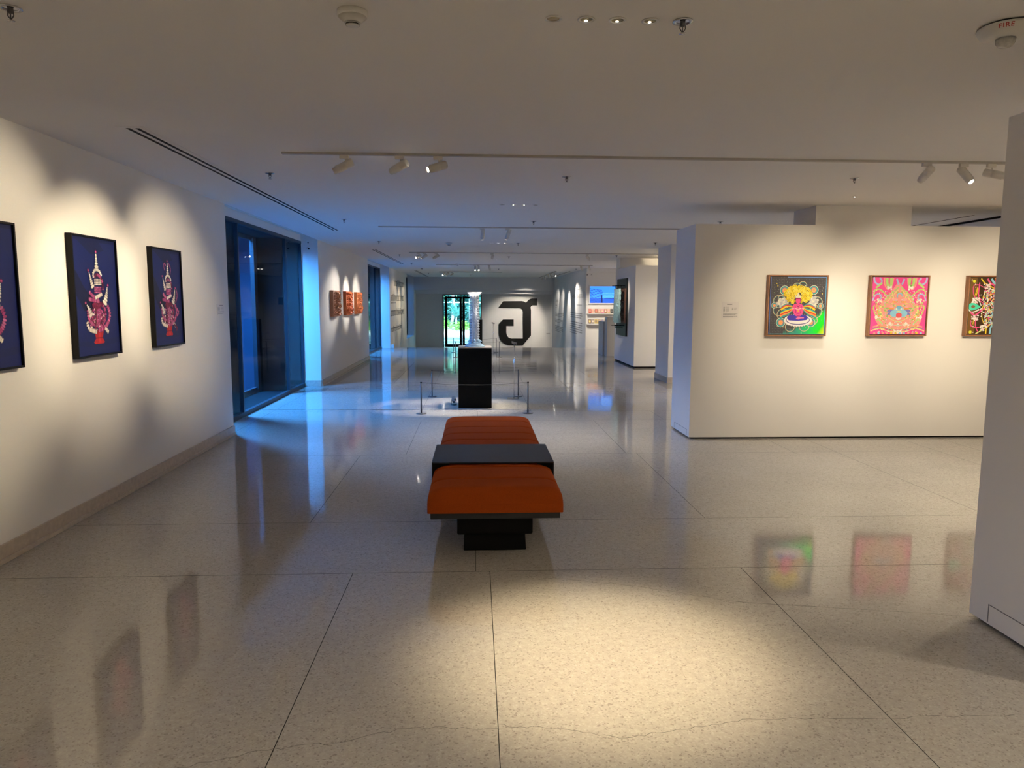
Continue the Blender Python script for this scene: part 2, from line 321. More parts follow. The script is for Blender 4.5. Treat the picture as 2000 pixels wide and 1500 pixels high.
# ------------------------------------------------------------------ artwork painting helper: layered flat shapes with their own colour
class Art:
    def __init__(s, w, h): s.w = w; s.h = h; s.f = []; s.k = 0
    def poly(s, pts, col): s.f.append((pts, col, s.k)); s.k += 1
    def circ(s, x, y, r, col, n=14, ry=None):
        ry = ry or r; s.poly([(x+r*math.cos(2*PI*i/n), y+ry*math.sin(2*PI*i/n)) for i in range(n)], col)
    def ring(s, x, y, r, t, col, n=18, a0=0, a1=2*PI):
        for i in range(n):
            p = a0+(a1-a0)*i/n; q = a0+(a1-a0)*(i+1)/n
            s.f.append(([(x+r*math.cos(p), y+r*math.sin(p)), (x+r*math.cos(q), y+r*math.sin(q)), (x+(r-t)*math.cos(q), y+(r-t)*math.sin(q)), (x+(r-t)*math.cos(p), y+(r-t)*math.sin(p))], col, s.k))
        s.k += 1
    def rib(s, pts, w, col):
        n = len(pts)
        for i in range(n-1):
            (x0, y0), (x1, y1) = pts[i], pts[i+1]; d = math.hypot(x1-x0, y1-y0) or 1; nx = -(y1-y0)/d; ny = (x1-x0)/d
            w0 = (w[0]+(w[1]-w[0])*i/(n-1))/2 if isinstance(w, tuple) else w/2; w1 = (w[0]+(w[1]-w[0])*(i+1)/(n-1))/2 if isinstance(w, tuple) else w/2
            s.f.append(([(x0-nx*w0, y0-ny*w0), (x1-nx*w1, y1-ny*w1), (x1+nx*w1, y1+ny*w1), (x0+nx*w0, y0+ny*w0)], col, s.k))
        s.k += 1
    def beads(s, pts, w, cols, rg, step=.5):
        # string of beads along a curve
        P = smooth(pts, 12); L = 0; acc = 0; tot = sum(math.hypot(b[0]-a[0], b[1]-a[1]) for a, b in zip(P, P[1:]))
        w = w if isinstance(w, tuple) else (w, w); s.k += 1
        for a, b in zip(P, P[1:]):
            d = math.hypot(b[0]-a[0], b[1]-a[1])
            while acc < L+d:
                f = (acc-L)/d if d else 0; ww = w[0]+(w[1]-w[0])*acc/tot; c = cols[rg.randrange(len(cols))]; j = rg.uniform(.72, 1.12)
                cx = a[0]+(b[0]-a[0])*f; cy = a[1]+(b[1]-a[1])*f; tx = (b[0]-a[0])/d; ty = (b[1]-a[1])/d*1.5; n_ = math.hypot(tx, ty) or 1; tx /= n_; ty /= n_; h = max(.0075, ww*.26)
                for g_, cc in ((1.0, tuple(v*.38 for v in c)), (.78, tuple(min(1, v*j) for v in c))):
                    s.poly([(cx+(tx*h*math.cos(q_)-ty*ww*.52*math.sin(q_))*g_, cy+(ty*h*math.cos(q_)*.7+tx*ww*.52*math.sin(q_)*.7)*g_) for q_ in [2*PI*z_/8 for z_ in range(8)]], cc)
                acc += max(h*1.35, .006)
            L += d
    def build(s, name, frame, parent, m, dz=None):
        # frame(u, v, d) -> 3D point
        bm = bmesh.new(); cl = bm.loops.layers.float_color.new('Col'); K = max(1, s.k); dz = dz or min(.0003, .004/K)
        for pts, col, k in s.f:
            if len(pts) < 3: continue
            try: f = bm.faces.new([bm.verts.new(frame(min(1, max(0, x)), min(1, max(0, y)), .0004+k*dz)) for x, y in pts])
            except ValueError: continue
            for l in f.loops: l[cl] = (*col, 1)
        me = bpy.data.meshes.new(name); bm.to_mesh(me); bm.free(); me.materials.append(m)
        o = bpy.data.objects.new(name, me); C.objects.link(o); o.parent = parent; return o
def smooth(pts, n):
    if len(pts) < 3: return [(pts[0][0]+(pts[-1][0]-pts[0][0])*i/n, pts[0][1]+(pts[-1][1]-pts[0][1])*i/n) for i in range(n+1)]
    out = []; P = [pts[0]]+list(pts)+[pts[-1]]
    for i in range(1, len(P)-2):
        for k in range(n):
            t = k/n; q = []
            for c in (0, 1):
                a, b, d, e = P[i-1][c], P[i][c], P[i+1][c], P[i+2][c]
                q.append(.5*((2*b)+(-a+d)*t+(2*a-5*b+4*d-e)*t*t+(-a+3*b-3*d+e)*t**3))
            out.append(tuple(q))
    out.append(pts[-1]); return out
def quadmap(TL, TR, BL, BR):
    def f(x, y):
        u = v = .5
        for _ in range(12):
            X = (1-u)*(1-v)*BL[0]+u*(1-v)*BR[0]+(1-u)*v*TL[0]+u*v*TR[0]; Y = (1-u)*(1-v)*BL[1]+u*(1-v)*BR[1]+(1-u)*v*TL[1]+u*v*TR[1]
            dxu = (1-v)*(BR[0]-BL[0])+v*(TR[0]-TL[0]); dxv = (1-u)*(TL[0]-BL[0])+u*(TR[0]-BR[0])
            dyu = (1-v)*(BR[1]-BL[1])+v*(TR[1]-TL[1]); dyv = (1-u)*(TL[1]-BL[1])+u*(TR[1]-BR[1])
            D = dxu*dyv-dxv*dyu; ex = x-X; ey = y-Y; u += (ex*dyv-ey*dxv)/D; v += (dxu*ey-dyu*ex)/D
        return (u, v)
    return f
# --- garland portraits on the left wall
Wc = [(.86, .80, .70), (.80, .74, .66), (.9, .86, .78)]; Pc = [(.55, .09, .26), (.45, .06, .22), (.62, .16, .36)]; Mc = [(.17, .012, .05), (.22, .02, .08), (.12, .01, .04)]
def garland(A, extra, rg):
    q = quadmap((145, 100), (575, 155), (208, 1425), (622, 1375)); M = lambda pts: [q(*p) for p in pts]; k = 1/430.
    A.poly([(0, 0), (1, 0), (1, 1), (0, 1)], (.009, .016, .105))
    A.poly([(.0, .98), (.12, .97), (.42, .86), (.70, .90), (1, .97), (1, 1), (0, 1)], (.008, .012, .06))
    A.poly([(0, .74), (.08, .70), (.22, .58), (.36, .50), (.42, .40), (.2, .38), (.06, .50), (0, .53)], (.006, .009, .045))
    A.poly([(0, .13), (.45, .115), (1, .14), (1, .09), (.5, .06), (0, .09)], (.010, .016, .085))
    A.poly([(.62, .97), (.9, .80), (1, .72), (1, .97)], (.012, .019, .10))
    for c, pts in (((.42, .015, .02), [(362, 1130), (457, 1120), (440, 1215), (462, 1262), (456, 1278), (366, 1288), (355, 1268), (374, 1230)]), ((.58, .03, .035), [(400, 1140), (425, 1140), (418, 1215), (430, 1270), (405, 1275), (402, 1220)]), ((.2, .005, .01), [(372, 1214), (441, 1210), (442, 1222), (373, 1228)])): A.poly(M(pts), c)
    for _ in range(150):
        a = rg.uniform(0, 2*PI); r = math.sqrt(rg.random()); x = 392+82*r*math.cos(a); y = 1010+135*r*math.sin(a); c = rg.choice(Pc+Pc+Mc+Mc+Wc); u, v = q(x, y)
        A.circ(u, v, .021, tuple(t*.4 for t in c), 7, .011); A.circ(u, v, .017, c, 7, .009)
    B = lambda pts, w, cols: A.beads(M(pts), (w[0]*k, w[1]*k) if isinstance(w, tuple) else w*k, cols, rg)
    for dx in (-22, -8, 8, 20): B([(395+dx, 900), (398+dx, 1000), (385+dx*.5, 1100)], 17, (Pc, Wc, Mc, Wc)[abs(dx) % 4])
    B([(495, 870), (516, 950), (500, 1040), (460, 1105), (400, 1135)], 30, Pc); B([(440, 850), (472, 925), (462, 1020), (420, 1100)], 24, Mc+Pc)
    B([(298, 920), (306, 1010), (345, 1070)], 26, Pc); B([(292, 1050), (310, 1120), (380, 1152)], 28, Wc); B([(470, 1115), (502, 1160)], 27, Wc)
    for _ in range(60):
        a = rg.uniform(0, 2*PI); r = math.sqrt(rg.random()); u, v = q(395+52*r*math.cos(a), 855+38*r*math.sin(a)); A.circ(u, v, .02, rg.choice(Mc), 7, .010)
    B([(315, 715), (350, 760), (400, 800)], 25, Pc); B([(310, 790), (350, 800), (410, 815)], 25, Pc); B([(370, 775), (440, 732)], 24, Wc)
    for x in (366, 380, 394, 408, 422): B([(x, 575), (x+2, 640)], 17, Wc); B([(x, 660), (x+2, 725)], 18, Pc)
    B([(352, 545), (350, 500), (378, 465), (412, 485), (434, 540)], 20, Wc); B([(365, 545), (385, 520), (420, 548), (440, 600), (446, 690)], 20, Pc+Mc)
    B([(378, 300), (381, 380), (383, 455)], (12, 46), Wc); B([(310, 500), (328, 590), (347, 665)], (10, 42), Wc); B([(489, 660), (480, 750), (458, 850)], (10, 60), Wc); B([(288, 858), (306, 900), (326, 968)], (12, 48), Wc)
    for x, y in ((376, 272), (301, 475), (496, 636), (274, 833)): u, v = q(x, y); A.circ(u, v, .022, Mc[1], 10, .014); A.circ(u, v, .015, Pc[0], 8, .009)
    if extra:
        B([(352, 330), (330, 300), (325, 350), (340, 400)], 12, Pc); B([(395, 300), (425, 370), (420, 450)], 12, Pc); B([(510, 660), (525, 740), (500, 830)], 12, Pc); B([(500, 900), (545, 960), (520, 1010)], 22, Pc); B([(470, 1130), (520, 1180), (500, 1215)], 18, Mc)
BFRAME = mat('black_frame', (.004, .004, .005), .4, spec=.2)
def portrait(y0, lab, extra, seed):
    w, h = .64, .895
    t = thing('framed_photograph', lab, 'picture', (-2.892, y0, 1.172), 0, 'framed garland photographs on the left wall')
    bm = bmesh.new(); d = .045; e = .014
    bx(bm, 0, d, 0, e, 0, h); bx(bm, 0, d, w-e, w, 0, h); bx(bm, 0, d, e, w-e, 0, e); bx(bm, 0, d, e, w-e, h-e, h); obj('frame', bm, BFRAME, t, bevel=.0015)
    bm = bmesh.new(); bx(bm, .004, d-.014, e, w-e, e, h-e); obj('backing', bm, BFRAME, t)
    A = Art(w, h); garland(A, extra, random.Random(seed))
    A.build('print', lambda u, v, z: Vector((d-.014+z, e+u*(w-2*e), e+v*(h-2*e))), t, GLOSSP)
portrait(5.285, 'black framed photograph of a pink and cream garland figure, middle of the three', False, 5)
portrait(6.545, 'black framed photograph of a garland figure hung closest to the tall window', True, 9)
portrait(4.025, 'black framed navy photograph cut off by the left edge of the view', False, 12)

# --- carved wood reliefs
def wood_mat(name, c0, c1):
    m = bpy.data.materials.new(name); m.use_nodes = True; N = m.node_tree.nodes; L = m.node_tree.links; b = N['Principled BSDF']
    a = N.new('ShaderNodeTexCoord'); n = N.new('ShaderNodeTexNoise'); n.inputs['Scale'].default_value = 18; n.inputs['Detail'].default_value = 5; L.new(a.outputs['Object'], n.inputs[0])
    r = N.new('ShaderNodeMixRGB'); r.inputs[1].default_value = (*c0, 1); r.inputs[2].default_value = (*c1, 1); L.new(n.outputs[0], r.inputs[0]); L.new(r.outputs[0], b.inputs['Base Color']); b.inputs['Roughness'].default_value = .5
    return m
def relief(y0, w, lab, seed, mw):
    t = thing('carved_wood_panel', lab, 'wood carving', (-2.892, y0, 1.275), 0, 'carved wooden relief panels on the left wall')
    h = .52; bm = bmesh.new(); bx(bm, 0, .07, 0, w, 0, h); obj('panel', bm, mw, t, bevel=.002)
    r = random.Random(seed); bm = bmesh.new(); nx, nz = 60, 46; V = []
    C1 = [(r.uniform(0, .5), r.uniform(0, 1), r.uniform(.05, .14), r.uniform(18, 46)) for _ in range(12)]
    for i in range(nx+1):
        row = []
        for j in range(nz+1):
            u = i/nx; v = j/nz; s = min(u, 1-u); hh = 0
            for cx, cy, rr, fq in C1:
                dd = math.hypot((s-cx)*w/h, v-cy); hh = max(hh, (1-dd/rr/1.6)*(.55+.45*math.cos(dd*fq*4))) if dd < rr*1.6 else hh
            hh = max(hh, .55*(math.sin(s*44+math.sin(v*17)*2)*math.sin(v*38+s*11)) if .05 < s else 0, 0)
            if abs(u-.5) < .12: hh = max(hh, .6+.4*math.sin(v*30))
            if s < .03 or v < .03 or v > .97: hh = 0
            row.append(bm.verts.new((.0701+.062*hh, u*(w-.02)+.01, v*(h-.02)+.01)))
        V.append(row)
    for i in range(nx):
        for j in range(nz): bm.faces.new((V[i][j], V[i+1][j], V[i+1][j+1], V[i][j+1]))
    obj('carving', bm, mw, t)
relief(14.48, .74, 'carved wood relief nearest the tall window with pale scrolling detail', 2, wood_mat('cedar', (.28, .075, .022), (.58, .26, .11)))
relief(15.90, .76, 'carved wood relief in the middle of the row with a red-brown surround', 5, wood_mat('rosewood', (.34, .05, .010), (.60, .16, .035)))
relief(17.31, .74, 'carved wood relief furthest along the row of three', 8, wood_mat('teak', (.38, .075, .018), (.64, .22, .07)))

# --- square colourful pictures on the right partition
def square_picture(x0, z0, lab, draw, bgm=PAINT):
    w = .70; t = thing('square_picture', lab, 'picture', (x0, 8.15, z0), 0, 'square walnut framed pictures')
    bm = bmesh.new(); d = .06; e = .015
    bx(bm, 0, e, -d, 0, 0, w); bx(bm, w-e, w, -d, 0, 0, w); bx(bm, e, w-e, -d, 0, 0, e); bx(bm, e, w-e, -d, 0, w-e, w); obj('frame', bm, WALNUT, t, bevel=.002)
    bm = bmesh.new(); bx(bm, e, w-e, -d+.02, -.005, e, w-e); obj('tray', bm, mat('dark_tray', (.03, .015, .01), .6), t)
    bm = bmesh.new(); g = e+.007; bx(bm, g, w-g, -d+.004, -d+.02, g, w-g); obj('canvas', bm, WHITEP, t)
    A = Art(w, w); draw(A)
    A.build('artwork', lambda u, v, z: Vector((g+u*(w-2*g), -d+.004-z, g+v*(w-2*g))), t, bgm)
YEL = (.86, .66, .04); PNK = (.82, .10, .30); TEAL = (.06, .36, .36); CRM = (.86, .78, .58); RED = (.75, .06, .05); BLU = (.07, .05, .42); GRN = (.25, .62, .06); SKY = (.30, .65, .85); ORG = (.9, .36, .10); WHT = (.9, .88, .84); MAG = (.85, .08, .34)
def pic1(A):
    rg = random.Random(4); q = quadmap((350, 298), (1140, 298), (315, 1095), (1100, 1095)); k = 1/790.
    A.poly([(0, 0), (1, 0), (1, 1), (0, 1)], (.075, .072, .078)); A.k += 1
    for i in range(34):
        for j in range(34):
            if rg.random() < .95: A.f.append(([(i/34+.006, j/34+.006), (i/34+.02, j/34+.006), (i/34+.02, j/34+.02), (i/34+.006, j/34+.02)], (.15, .15, .165) if (i+j) % 2 else (.11, .105, .12), A.k))
    A.k += 1
    def mix(a, b, t): return tuple(x+(y-x)*t for x, y in zip(a, b))
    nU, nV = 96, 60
    for i in range(nU):                     # foil's iridescent highlight painted as fixed colour, bottom right
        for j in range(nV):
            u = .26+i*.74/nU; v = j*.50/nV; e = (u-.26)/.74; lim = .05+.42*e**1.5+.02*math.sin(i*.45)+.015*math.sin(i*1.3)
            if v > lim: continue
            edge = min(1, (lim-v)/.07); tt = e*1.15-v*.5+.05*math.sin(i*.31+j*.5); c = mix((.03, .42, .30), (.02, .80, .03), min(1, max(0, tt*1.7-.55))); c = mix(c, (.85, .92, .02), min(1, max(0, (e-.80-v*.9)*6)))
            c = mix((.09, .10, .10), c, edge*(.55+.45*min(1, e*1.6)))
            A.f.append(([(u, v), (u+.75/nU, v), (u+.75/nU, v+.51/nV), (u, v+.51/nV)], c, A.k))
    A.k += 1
    C = lambda x, y, r, c, n=16, ry=None: A.circ(*q(x, y), r*k, c, n, (ry or r)*k)
    G = lambda x, y, r, t, c: A.ring(*q(x, y), r*k, t*k, c, 26)
    for i in range(70): C(rg.uniform(350, 1090), rg.uniform(320, 1080), rg.uniform(3, 8), rg.choice([YEL, CRM, (.3, .5, .3)]), 6)
    for x, y, r in ((720, 450, 70), (800, 420, 60), (470, 640, 90), (460, 760, 80), (520, 820, 85), (1000, 650, 80), (980, 780, 90), (620, 990, 70), (820, 980, 75), (500, 600, 50), (950, 900, 60)): G(x, y, r, 7, (.72, .55, .30)); G(x, y, r-9, 5, TEAL)
    for x, y, r in ((545, 485, 66), (955, 480, 66), (490, 930, 66), (915, 930, 62), (400, 695, 42), (1050, 700, 42)): C(x, y, r, CRM); C(x, y, r*.9, TEAL); C(x, y, r*.62, (.45, .2, .25)); C(x, y, r*.45, (.85, .45, .2)); C(x, y, r*.25, ORG)
    for sx in (-1, 1):
        for (dx, dy, r) in ((0, -20, 60), (-45, 20, 55), (50, 10, 50), (0, 50, 48)): 
            for _ in range(16): C(733+sx*(215+dx*.8)+rg.uniform(-r, r)*.7, 640+dy+rg.uniform(-r, r)*.7, rg.uniform(10, 22), rg.choice([(.62, .6, .55), (.5, .5, .5), (.75, .72, .6)]), 8)
        for n, (yy, c) in enumerate(((690, TEAL), (705, RED), (722, YEL), (760, TEAL), (778, YEL), (795, RED), (815, ORG), (835, TEAL))):
            A.rib([q(733+sx*p, z) for p, z in smooth([(75, 700+n*8), (140, yy-15), (190, yy), (235+n*3, yy+35)], 6)], (.010, .032), c)
    for _ in range(260):
        a = rg.uniform(0, PI*2); r = math.sqrt(rg.random()); x = 733+195*r*math.cos(a); y = 545+125*r*math.sin(a)
        if abs(x-733) < 45 and y > 570: continue
        C(x, y, rg.uniform(12, 20), rg.choice([YEL, (.78, .56, .03), (.9, .74, .12)]), 8); C(x, y, 4, (.10, .08, .02), 5)
    A.poly([q(*p) for p in ((700, 600), (690, 545), (712, 565), (733, 510), (754, 565), (776, 545), (768, 600))], (.8, .74, .6))
    C(730, 900, 190, WHT, 28, 82); C(730, 895, 170, (.12, .10, .3), 28, 66); C(730, 892, 160, WHT, 28, 58)
    for i in range(30): a = 2*PI*i/30; C(730+187*math.cos(a), 900+78*math.sin(a), 12, WHT, 8)
    A.poly([q(*p) for p in ((575, 860), (600, 830), (680, 818), (790, 818), (850, 835), (872, 865), (850, 895), (730, 908), (600, 900))], BLU)
    A.poly([q(*p) for p in ((655, 700), (675, 675), (725, 665), (785, 675), (808, 705), (806, 790), (770, 835), (735, 850), (690, 835), (652, 770))], PNK)
    A.poly([q(*p) for p in ((702, 600), (765, 600), (764, 650), (745, 672), (722, 672), (702, 650))], PNK); A.poly([q(*p) for p in ((702, 588), (765, 588), (768, 606), (700, 606))], (.35, .03, .14))
    A.poly([q(*p) for p in ((700, 870), (745, 850), (815, 858), (815, 870), (760, 875), (745, 888), (712, 885))], (.85, .2, .4))
    for p in (((690, 700), (700, 770), (705, 800), (760, 800), (770, 770), (778, 700)),): A.rib([q(*z) for z in smooth(list(p), 5)], .008, (.30, .02, .14))
    A.rib([q(*z) for z in ((705, 825), (735, 840), (765, 825))], .008, (.30, .02, .14)); A.rib([q(715, 690), q(733, 720), q(751, 690)], .01, (.25, .02, .12))
    C(733, 770, 14, ORG, 8); 
    for i in range(9): C(695+i*9, 748+abs(4-i)*-3, 5, CRM, 6); C(655+i*19, 725+abs(4-i)*4, 5, WHT, 6)
    for b, c in ((((0, 0), (.012, 0), (.012, 1), (0, 1)), (.12, .20, .55)), (((.988, 0), (1, 0), (1, 1), (.988, 1)), (.15, .45, .75)), (((.3, .988), (1, .988), (1, 1), (.3, 1)), (.2, .35, .7)), (((0, 0), (1, 0), (1, .01), (0, .01)), (.15, .5, .6))): A.poly(list(b), c)
def pic2(A):
    rg = random.Random(8); q = quadmap((305, 270), (990, 270), (260, 970), (935, 975)); k = 1/685.
    A.poly([(0, 0), (1, 0), (1, 1), (0, 1)], MAG); LG = (.45, .72, .22); SAL = (.88, .38, .30); LY = (.82, .80, .28); BLL = (.42, .55, .85)
    def both(fn):
        fn(lambda x: x); fn(lambda x: 1-x)
    def P(x, y): return q(x, y)
    def RB(pts, w, c):
        pp = [P(*p) for p in smooth(pts, 7)]; A.rib(pp, w*k, c); A.rib([(1-u, v) for u, v in pp], w*k, c)
    def CC(x, y, r, c, n=12, ry=None):
        u, v = P(x, y); A.circ(u, v, r*k, c, n, (ry or r)*k); A.circ(1-u, v, r*k, c, n, (ry or r)*k)
    A.poly([P(620, 320), P(700, 430), P(860, 640), P(900, 800), P(840, 900), P(400, 900), P(330, 800), P(360, 640), P(540, 430)], (.88, .36, .33))
    for pts, w, c in ((((320, 270), (330, 330), (380, 360), (415, 320), (390, 280)), 20, BLL), (((340, 400), (380, 370), (420, 340)), 22, LG), (((450, 275), (450, 360), (490, 420), (540, 370), (560, 280)), 16, SAL), (((480, 280), (480, 350), (505, 390), (530, 350), (530, 280)), 34, LG), (((600, 290), (610, 330), (620, 360)), 22, BLL),
                      (((310, 500), (330, 430), (390, 420), (450, 470), (500, 520)), 16, LG), (((300, 560), (330, 490), (390, 480), (400, 530), (350, 545)), 15, BLL), (((450, 560), (520, 480), (590, 420), (622, 390)), 16, LG), (((465, 590), (530, 510), (600, 440), (620, 425)), 9, LY), (((310, 620), (320, 700), (350, 760), (420, 850)), 16, LG), (((350, 600), (360, 700), (430, 800)), 14, ORG), (((410, 590), (400, 680), (470, 790)), 14, SAL),
                      (((300, 880), (400, 860), (500, 900), (620, 905)), 15, SAL), (((270, 930), (380, 900), (500, 935), (620, 940)), 12, LY), (((290, 900), (420, 890), (520, 915), (620, 920)), 8, TEAL), (((350, 850), (430, 880), (520, 870)), 10, ORG), (((480, 780), (540, 830), (610, 840)), 13, SAL), (((490, 760), (550, 800), (610, 815)), 9, LY), (((520, 850), (580, 862), (612, 865)), 9, (.55, .75, .6)), (((540, 460), (560, 540), (540, 600)), 9, LY)): RB(pts, w, c)
    for _ in range(330):
        x = rg.uniform(300, 610); y = rg.uniform(430, 960)
        if x < 340+max(0, (y-650))*0 and rg.random() < .6: continue
        if x < 330 and y > 700: continue
        CC(x, y, rg.uniform(3, 9), rg.choice([LG, LY, SAL, ORG, WHT, GRN, (.5, .75, .7), (.9, .5, .5)]), 6)
    for _ in range(60): CC(rg.uniform(320, 560), rg.choice([600, 640, 690, 740])+rg.uniform(-25, 25), rg.uniform(6, 12), rg.choice([LG, (.35, .55, .15), SAL, LY]), 7)
    for cx, cy in ((510, 400), (380, 560), (360, 760), (500, 850), (620, 940)): 
        for _ in range(16): CC(cx+rg.uniform(-34, 34), cy+rg.uniform(-22, 22), rg.uniform(6, 12), rg.choice([WHT, WHT, CRM]), 7)
    for x, y in ((570, 545), (530, 630)): A_ = [(x-34, y+20), (x+34, y+20), (x+22, y+38), (x-22, y+38)]; pp = [P(*p) for p in A_]; A.poly(pp, ORG); A.poly([(1-u, v) for u, v in pp], ORG); CC(x, y, 24, (.9, .45, .45), 12, 16)
    for y0 in (665, 700): pp = [P(490, y0), P(560, y0), P(560, y0+30), P(470, y0+30)]; A.poly(pp, (.22, .2, .6)); A.poly([(1-u, v) for u, v in pp], (.22, .2, .6))
    CC(560, 715, 52, SKY, 16, 42); A.circ(*P(622, 665), 52*k, SKY, 16, 40*k); A.circ(*P(622, 640), 30*k, (.18, .5, .75), 12, 20*k); A.circ(*P(618, 735), 38*k, (.85, .12, .15), 16, 30*k); CC(590, 660, 11, WHT); CC(607, 690, 16, LY, 10, 8)
    A.ring(.5, P(622, 500)[1], 38*k, 14*k, SKY, 20, 0, PI*1.2)
    for i in range(4): CC(585+i*12, 775+i*3, 6, WHT, 8, 14)
    for i in range(12): A.circ(.08+i*.077, .02, .022, rg.choice([YEL, SKY, SAL]), 8, .016)
def pic3(A):
    rg = random.Random(11); q = quadmap((1590, 280), (2275, 270), (1545, 970), (2220, 985)); k = 1/685.
    A.poly([(0, 0), (1, 0), (1, 1), (0, 1)], (.055, .028, .010)); A.poly([(0, 0), (.13, .0), (.16, .5), (.12, 1), (0, 1)], (.16, .085, .02))
    def RB(pts, w, c):
        pp = [q(*p) for p in smooth(pts, 8)]; A.rib(pp, w*k, c); A.rib([(1-u, v) for u, v in pp], w*k, c)
    def CC(x, y, r, c, n=12, ry=None):
        u, v = q(x, y); A.circ(u, v, r*k, c, n, (ry or r)*k); A.circ(1-u, v, r*k, c, n, (ry or r)*k)
    for pts, w, c in ((((1720, 290), (1760, 340), (1830, 380), (1900, 420)), 14, YEL), (((1700, 340), (1690, 430), (1690, 520), (1740, 560)), 14, PNK), (((1900, 300), (1880, 420), (1870, 520), (1830, 500), (1780, 430)), 9, PNK), (((1620, 400), (1640, 370), (1700, 370), (1760, 400), (1800, 380)), 9, PNK), (((1620, 400), (1630, 500), (1700, 560), (1760, 600)), 9, PNK),
                      (((1640, 500), (1660, 450), (1672, 400)), 8, YEL), (((1655, 505), (1670, 460), (1680, 410)), 8, YEL), (((1600, 590), (1640, 540), (1690, 560), (1720, 620)), 10, WHT), (((1560, 660), (1600, 700), (1680, 680), (1740, 650)), 12, WHT), (((1590, 700), (1640, 740), (1700, 700), (1750, 660)), 20, PNK),
                      (((1590, 800), (1600, 870), (1680, 890), (1800, 850)), 12, PNK), (((1650, 790), (1655, 880), (1680, 940)), 12, PNK), (((1620, 850), (1630, 800), (1650, 760)), 8, YEL), (((1650, 970), (1720, 930), (1800, 880), (1880, 820)), 13, LYC), (((1780, 970), (1790, 900), (1830, 850)), 16, YEL), (((1830, 970), (1840, 900), (1870, 850)), 22, SKY), (((1870, 970), (1880, 880), (1900, 830)), 12, PNK),
                      (((1800, 290), (1830, 340), (1880, 370)), 22, PNK), (((1850, 290), (1880, 340), (1930, 360)), 26, SKY), (((1900, 280), (1930, 330)), 20, ORG), (((1740, 560), (1760, 480), (1830, 420), (1900, 440)), 12, WHT), (((1760, 850), (1730, 760), (1740, 640), (1780, 580)), 10, YEL)): RB(pts, w, c)
    for _ in range(420):
        x = rg.uniform(1745, 1920); y = rg.uniform(430, 860); CC(x, y, rg.uniform(4, 12), rg.choice([YEL, PNK, SKY, WHT, ORG, (.5, .8, .6), (.6, .4, .7), LYC]), 6)
    for cx, cy in ((1650, 560), (1640, 770), (1800, 380), (1750, 900)):
        for _ in range(26): CC(cx+rg.uniform(-45, 45), cy+rg.uniform(-32, 32), rg.uniform(5, 13), rg.choice([WHT, WHT, (.9, .6, .65)]), 7)
    for i in range(22): CC(rg.uniform(1590, 1760), rg.uniform(290, 950), rg.uniform(6, 11), WHT, 4)
    A.poly([q(*p) for p in smooth([(1560, 640), (1570, 600), (1630, 590), (1690, 620), (1710, 640), (1660, 665), (1590, 680), (1560, 640)], 4)], (.08, .70, .48)); CC(1618, 632, 26, (.25, .12, .05), 12, 17)
    for x, y in ((1630, 325), (1585, 945)): CC(x, y, 20, (.75, .75, .05), 7)
LYC = (.82, .85, .35)
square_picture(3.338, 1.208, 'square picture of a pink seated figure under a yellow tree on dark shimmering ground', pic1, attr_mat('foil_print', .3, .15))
square_picture(4.536, 1.210, 'square picture of dense pastel ornament on a hot pink ground', pic2)
square_picture(5.700, 1.212, 'square brown picture with pink loops and a green eye, half hidden by near partition', pic3)

# --- labels and wall writing
def bars(bm, fr, u0, u1, v0, v1, rows, r, fill=.5, words=True):
    for i in range(rows):
        va = v1-(v1-v0)*(i+.25)/rows; vb = va-(v1-v0)/rows*fill; u = u0; end = u1 if i < rows-1 else u0+(u1-u0)*r.uniform(.5, .95)
        while u < end:
            w = min(end, u+(u1-u0)*(r.uniform(.05, .13) if words else 1)); P = [fr(u, vb), fr(w, vb), fr(w, va), fr(u, va)]
            bm.faces.new([bm.verts.new(p) for p in P]); u = w+(u1-u0)*.012
def label_card(name, fr, w, h, lab, seed):
    # fr(u,v,d) in metres -> point
    t = thing(name, lab, 'label', fr(0, 0, 0))
    o = Vector(fr(0, 0, 0)); bm = bmesh.new(); V = []
    for d in (0, .004):
        V.append([bm.verts.new(Vector(fr(a, b, d))-o) for a, b in ((0, 0), (w, 0), (w, h), (0, h))])
    bm.faces.new(V[1]); bm.faces.new(V[0])
    for i in range(4): bm.faces.new((V[0][i], V[0][(i+1) % 4], V[1][(i+1) % 4], V[1][i]))
    obj('card', bm, mat('label_card_white', (.80, .77, .76), .5), t)
    bm = bmesh.new(); r = random.Random(seed); g = lambda u, v: Vector(fr(u*w, v*h, .0048))-o
    bars(bm, g, .30, .85, .76, .92, 1, r, .35); 
    bars(bm, g, .08, .18, .36, .70, 7, r, .5, False); bars(bm, g, .22, .42, .36, .70, 7, r, .3); bars(bm, g, .60, .68, .50, .66, 3, r, .5, False); bars(bm, g, .72, .88, .50, .66, 3, r, .3)
    bars(bm, g, .08, .94, .22, .30, 2, r, .6); bars(bm, g, .08, .94, .07, .16, 2, r, .6)
    obj('text', bm, INKG, t)
label_card('wall_label', lambda a, b, d: (2.826+a, 8.15-d, 1.409+b), .195, .19, 'small white information card on the picture partition, left of the pictures', 1)
label_card('wall_label', lambda a, b, d: (-2.892+d, 8.21+a, 1.435+b), .22, .12, 'small white information card on the left wall just before the window', 2)
label_card('wall_label', lambda a, b, d: (3.80-d, 17.57-a, 1.375+b), .16, .085, 'tiny card beside the tall black panel artwork', 3)
